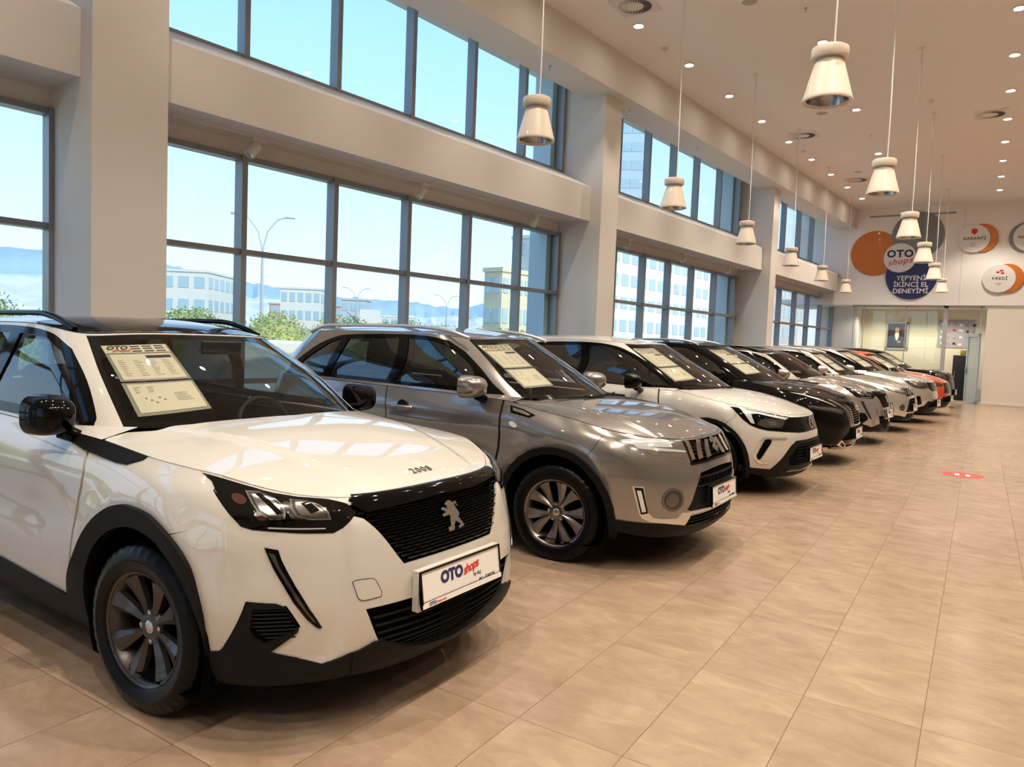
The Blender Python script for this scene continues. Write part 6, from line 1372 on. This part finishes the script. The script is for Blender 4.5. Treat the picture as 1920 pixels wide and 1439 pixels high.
# hedge: a bank of shrubs, each its own crown
def crown(name, loc, rx, ry, rz_, m, seed, n=2600, leaf=.06):
    R = random.Random(seed); mb = MB(); vs = []; fs = []
    for k in range(n):
        u = R.uniform(-1, 1); t = R.uniform(0, 2 * PI); r = R.uniform(.72, 1.0) * (1 + .12 * math.sin(5 * t + seed) * (1 - u * u)); s_ = math.sqrt(1 - u * u)
        c = Vector((rx * r * s_ * math.cos(t), ry * r * s_ * math.sin(t), rz_ * (r * u))); 
        if c.z < -rz_ * .9: continue
        a = Vector((R.gauss(0, 1), R.gauss(0, 1), R.gauss(0, 1))).normalized() * leaf * R.uniform(.6, 1.3); b = a.cross(Vector((R.gauss(0, 1), R.gauss(0, 1), R.gauss(0, 1)))).normalized() * leaf * .45
        i = len(vs); vs += [c - a, c + b, c + a, c - b]; fs.append((i, i + 1, i + 2, i + 3))
    mb.add(vs, fs, False)
    bm = bmesh.new(); bmesh.ops.create_icosphere(bm, subdivisions=2, radius=.78); mb.add([(v.co.x * rx, v.co.y * ry, v.co.z * rz_) for v in bm.verts], [[v.index for v in f.verts] for f in bm.faces], True); bm.free()
    o = mb.build(name, m); o.location = loc; return o
gm = [noisy(mat('leaf_green_a', (.34, .40, .14), .8, 0, 0, .2), 1.5, .45), noisy(mat('leaf_yellow_green', (.46, .47, .17), .8, 0, 0, .2), 1.5, .4), noisy(mat('leaf_grey_green', (.30, .38, .20), .8, 0, 0, .2), 1.5, .45)]
protos = [crown('shrub', (0, 0, -50), 1.22, 1.1, 1.36, gm[k], k + 3) for k in range(3)]
R_ = random.Random(11); used = set(); cnt = 0
for k in range(28):
    back = k >= 14; q = -6 + 2.62 * (k % 14) + 1.31 * back; P = WM @ Vector((q, -18.6 - 2.35 * back, 0)); pr = k % 3
    if pr not in used: o = protos[pr]; used.add(pr)
    else: o = protos[pr].copy(); COL.objects.link(o)
    sc_ = 1.04 + R_.uniform(-.05, .06) - .012 * (k % 14) + .05 * back; o.location = (P.x, P.y, .80); o.scale = (1, 1, sc_); o.rotation_euler = (0, 0, -DL + PI / 2 + PI * (k % 2))
    tag(o, 'leafy %s shrub in the %s row of the hedge outside' % (('green', 'yellow-green', 'grey-green')[pr], 'rear' if back else 'front'), 'shrub', 'hedge shrubs outside, %s ones of the %s row' % (('green', 'yellow-green', 'grey-green')[pr], 'rear' if back else 'front'))
# hills
def ridge(name, pts, base, m, dy, lab):
    vs = []; n = 0; R = random.Random(len(pts)); P = []
    for (x0, y0, z0), (x1, y1, z1) in zip(pts[:-1], pts[1:]):
        for k in range(14): t = k / 14; P.append((x0 + (x1 - x0) * t, y0 + (y1 - y0) * t, z0 + (z1 - z0) * t + R.uniform(-1.5, 1.5)))
    d = Vector((P[0][0], P[0][1], 0)).normalized() * 0
    rows = []
    for j in range(6):
        f = j / 5; rows.append([(x * (1 - .30 * f), y * (1 - .30 * f), z * (1 - f) ** .8 - 1 * f + (R.uniform(-2, 2) if 0 < j < 5 else 0)) for x, y, z in P])
    back = [(x * 1.3, y * 1.3, -1) for x, y, z in P]; rows = [back] + rows
    mb = MB(); L = len(P); mb.add([p for r in rows for p in r], [(i * L + k, i * L + k + 1, (i + 1) * L + k + 1, (i + 1) * L + k) for i in range(len(rows) - 1) for k in range(L - 1)], True)
    o = mb.build(name, m); return sstruct(o)
hill = noisy(mat('haze_tinted_hillside', (.36, .47, .52), .95, 0, 0, .1), .012, .25, detail=8)  # distance haze is mixed into this pale blue-grey base colour
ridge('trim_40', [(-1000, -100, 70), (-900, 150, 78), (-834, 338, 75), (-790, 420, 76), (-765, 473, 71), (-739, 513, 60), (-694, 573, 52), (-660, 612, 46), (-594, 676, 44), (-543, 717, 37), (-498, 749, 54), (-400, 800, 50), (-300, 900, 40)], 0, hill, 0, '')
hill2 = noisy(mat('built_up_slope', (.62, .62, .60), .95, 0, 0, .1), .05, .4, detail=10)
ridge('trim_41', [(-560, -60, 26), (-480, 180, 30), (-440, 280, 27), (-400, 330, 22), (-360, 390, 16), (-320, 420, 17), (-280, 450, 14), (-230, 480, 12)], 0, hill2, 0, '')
# buildings
win_m = mat('office_window_glass', (.42, .56, .62), .3, .1, .2)
def building(loc, size, rz, m, floors, cols, label, gap=.35, name='building'):
    b = empty(name, loc, rz); tag(b, label, 'building'); w, d, h = size; MB().box((0, 0, h / 2), (w, d, h)).box((0, 0, h + .2), (w + .3, d + .3, .4)).build('walls', m, b)
    for f in range(floors):
        for face in (1, 2):
            mb = MB(); z = h * (f + .55) / floors; hh = h / floors * .5
            L = w if face == 1 else d; n = cols if face == 1 else max(2, int(cols * d / w))
            for k in range(n):
                c = -L / 2 + L * (k + .5) / n
                if face == 1: mb.box((c, d / 2 + .02, z), (L / n * (1 - gap), .1, hh)); mb.box((c, -d / 2 - .02, z), (L / n * (1 - gap), .1, hh))
                else: mb.box((w / 2 + .02, c, z), (.1, L / n * (1 - gap), hh)); mb.box((-w / 2 - .02, c, z), (.1, L / n * (1 - gap), hh))
            mb.build('window_row', win_m, b)
    return b
white_b = mat('white_render', (.78, .74, .66), .8); cream_b = mat('cream_render', (.72, .62, .42), .8); grey_b = mat('pale_grey_cladding', (.55, .58, .60), .6); pink_b = mat('pink_render', (.62, .42, .36), .8)
building((-128, 84, -.6), (14, 20, 12.0), math.radians(35), white_b, 3, 5, 'white and cream factory block far off behind the hedge, left bay')
building((-116.5, 102, -.6), (8, 7, 10.6), math.radians(35), white_b, 3, 5, 'lower white block beside the factory, seen through the mullion')
building((-110, 110, -.6), (5, 6, 9.0), math.radians(35), grey_b, 3, 3, 'narrow grey block right of the factory')
building((-150, 135, -.6), (22, 10, 9), math.radians(40), pink_b, 3, 7, 'pinkish row of flats far off in the middle of the bay')
building((-165, 178, -.6), (20, 10, 8), math.radians(45), white_b, 3, 7, 'pale row of flats far off right of the pink one')
building((-39.5, 60.0, -.6), (2.2, 4.5, 8.6), -DL, cream_b, 3, 2, 'slim cream end wall of the near office block')
building((-41.5, 70.0, -.6), (4, 12, 8.4), -DL, grey_b, 3, 2, 'grey glazed wing of the near office block')
building((-44.0, 101, -.6), (10, 46, 15.0), -DL, white_b, 5, 4, 'long white office block outside the third window bay')
building((-37.5, 142, -.6), (12, 26, 18), -DL, mat('billboard_wall', (.60, .50, .46), .7), 5, 5, 'pinkish office block outside the farthest window bay')
building((-69, 143, -.6), (13, 15, 62), math.radians(25), mat('tower_cladding', (.50, .62, .68), .5), 17, 5, 'tall glazed tower with pale floor bands seen through the high windows', .12)
for k, (x, y, h, dist) in enumerate(((-31.48, 24.7, 8.0, 0), (-62, 62, 7.5, 1), (-58, 74, 7.5, 2))):
    L_ = empty('street_lamp', (x, y, -.6)); tag(L_, ('tall twin-armed street lamp behind the hedge', 'slim street lamp far behind the hedge', 'slim street lamp farthest to the right')[k], 'street lamp')
    pg = mat('galvanised_pole', (.50, .52, .50), .5, .4); MB().tube([(0, 0, 0), (0, 0, h * .8)], [.11, .06], 10).build('pole', pg, L_)
    for s_ in (-1, 1):
        MB().tube([(0, 0, h * .78), (s_ * .15, s_ * .17, h * .90), (s_ * .45, s_ * .55, h * .98), (s_ * .75, s_ * .9, h * 1.0)], .035, 8).build('arm', pg, L_)
        MB().box((s_ * .85, s_ * 1.02, h * 1.0), (.5, .22, .09), rz=math.radians(50), bev=.03).build('lamp_head', pg, L_)
bs = empty('billboard', (-66, 68.5, -.6)); tag(bs, 'blank white board on a post far behind the hedge', 'billboard'); MB().box((0, 0, 4.3), (2.6, .12, 2.0), rz=math.radians(45)).build('board', white_b, bs); MB().tube([(0, 0, 0), (0, 0, 3.4)], .12, 8).build('post', grey_b, bs)
# van parked outside, seen through the second car
V_ = empty('van', (-14.6, 12.4, -.6), math.radians(75)); tag(V_, 'white van parked outside, seen through the windows of the second car', 'van')
lo = []
for y in (-.9, -.84, .84, .9):
    e_ = .06 if abs(y) > .85 else 0; lo.append([(x, y, z) for x, z in ((2.3 - e_, .35), (2.35 - e_, .9), (1.6 - e_, 1.15), (.95, 1.85 - e_), (-2.3 + e_, 1.9 - e_), (-2.4 + e_, .4))])
mb = MB(); vs_, fs_ = loft(lo); mb.add(vs_, fs_); mb.build('body', white_b, V_)
for s_ in (-1, 1): MB().prism([(1.35, 1.2), (.9, 1.7), (.3, 1.7), (.3, 1.2)], .02, Matrix.Translation((0, s_ * .90, 0)) @ Matrix.Rotation(PI / 2, 4, 'X')).build('side_window', win_m, V_)
for x in (1.5, -1.4):
    for s_ in (-1, 1): MB().lathe([(0, .1), (.33, .1), (.33, -.1), (0, -.1)], 24, Matrix.Translation((x, s_ * .82, .33)) @ Matrix.Rotation(PI / 2, 4, 'X')).build('wheel', M['tyre'], V_)
# ------------------------------------------------------------------ the row of cars
car_2008('white compact crossover with black roof and mesh grille, nearest car of the row', (-2.635, 2.415, -.9))
car_slats('grey crossover with slotted chrome grille and silver corner trims, second in the row', (-2.369, 5.170, -1.34), 'grey_paint', near=True)
car_vizor('white rounded crossover with a black visor front and black mirrors, third in the row', (-2.306, 8.33, -3.07))
car_vgrille('glossy black crossover with V-shaped chrome strips on its grille, fourth in the row', (-2.266, 10.95, -1.5))
car_2008('silver crossover with black roof, mesh grille and fang lamps, fifth in the row', (-2.12, 13.85, -4), 'silver_paint', near=False, mirror='silver_paint')
car_slats('pale beige crossover with slotted grille and round fog lamp, sixth in the row', (-1.933, 16.6, -4), 'pearl_paint', rim='rim')
c7 = car_plain('pearl white crossover with black lower bumper, seventh in the row', (-1.68, 19.2, -5), 'pearl_paint', 1); c7.scale = (1.08, 1.08, 1.08)
c8 = car_plain('orange red crossover, the only bright coloured car, eighth in the row', (-1.47, 22.1, -5), 'orange_paint', 0); c8.scale = (1.04, 1.04, 1.04)
c9 = car_plain('black upright crossover with round lamps, last of the row by the glass partition', (-1.53, 25.6, -4), 'black_paint', 2); c9.scale = (1.1, 1.1, 1.1)
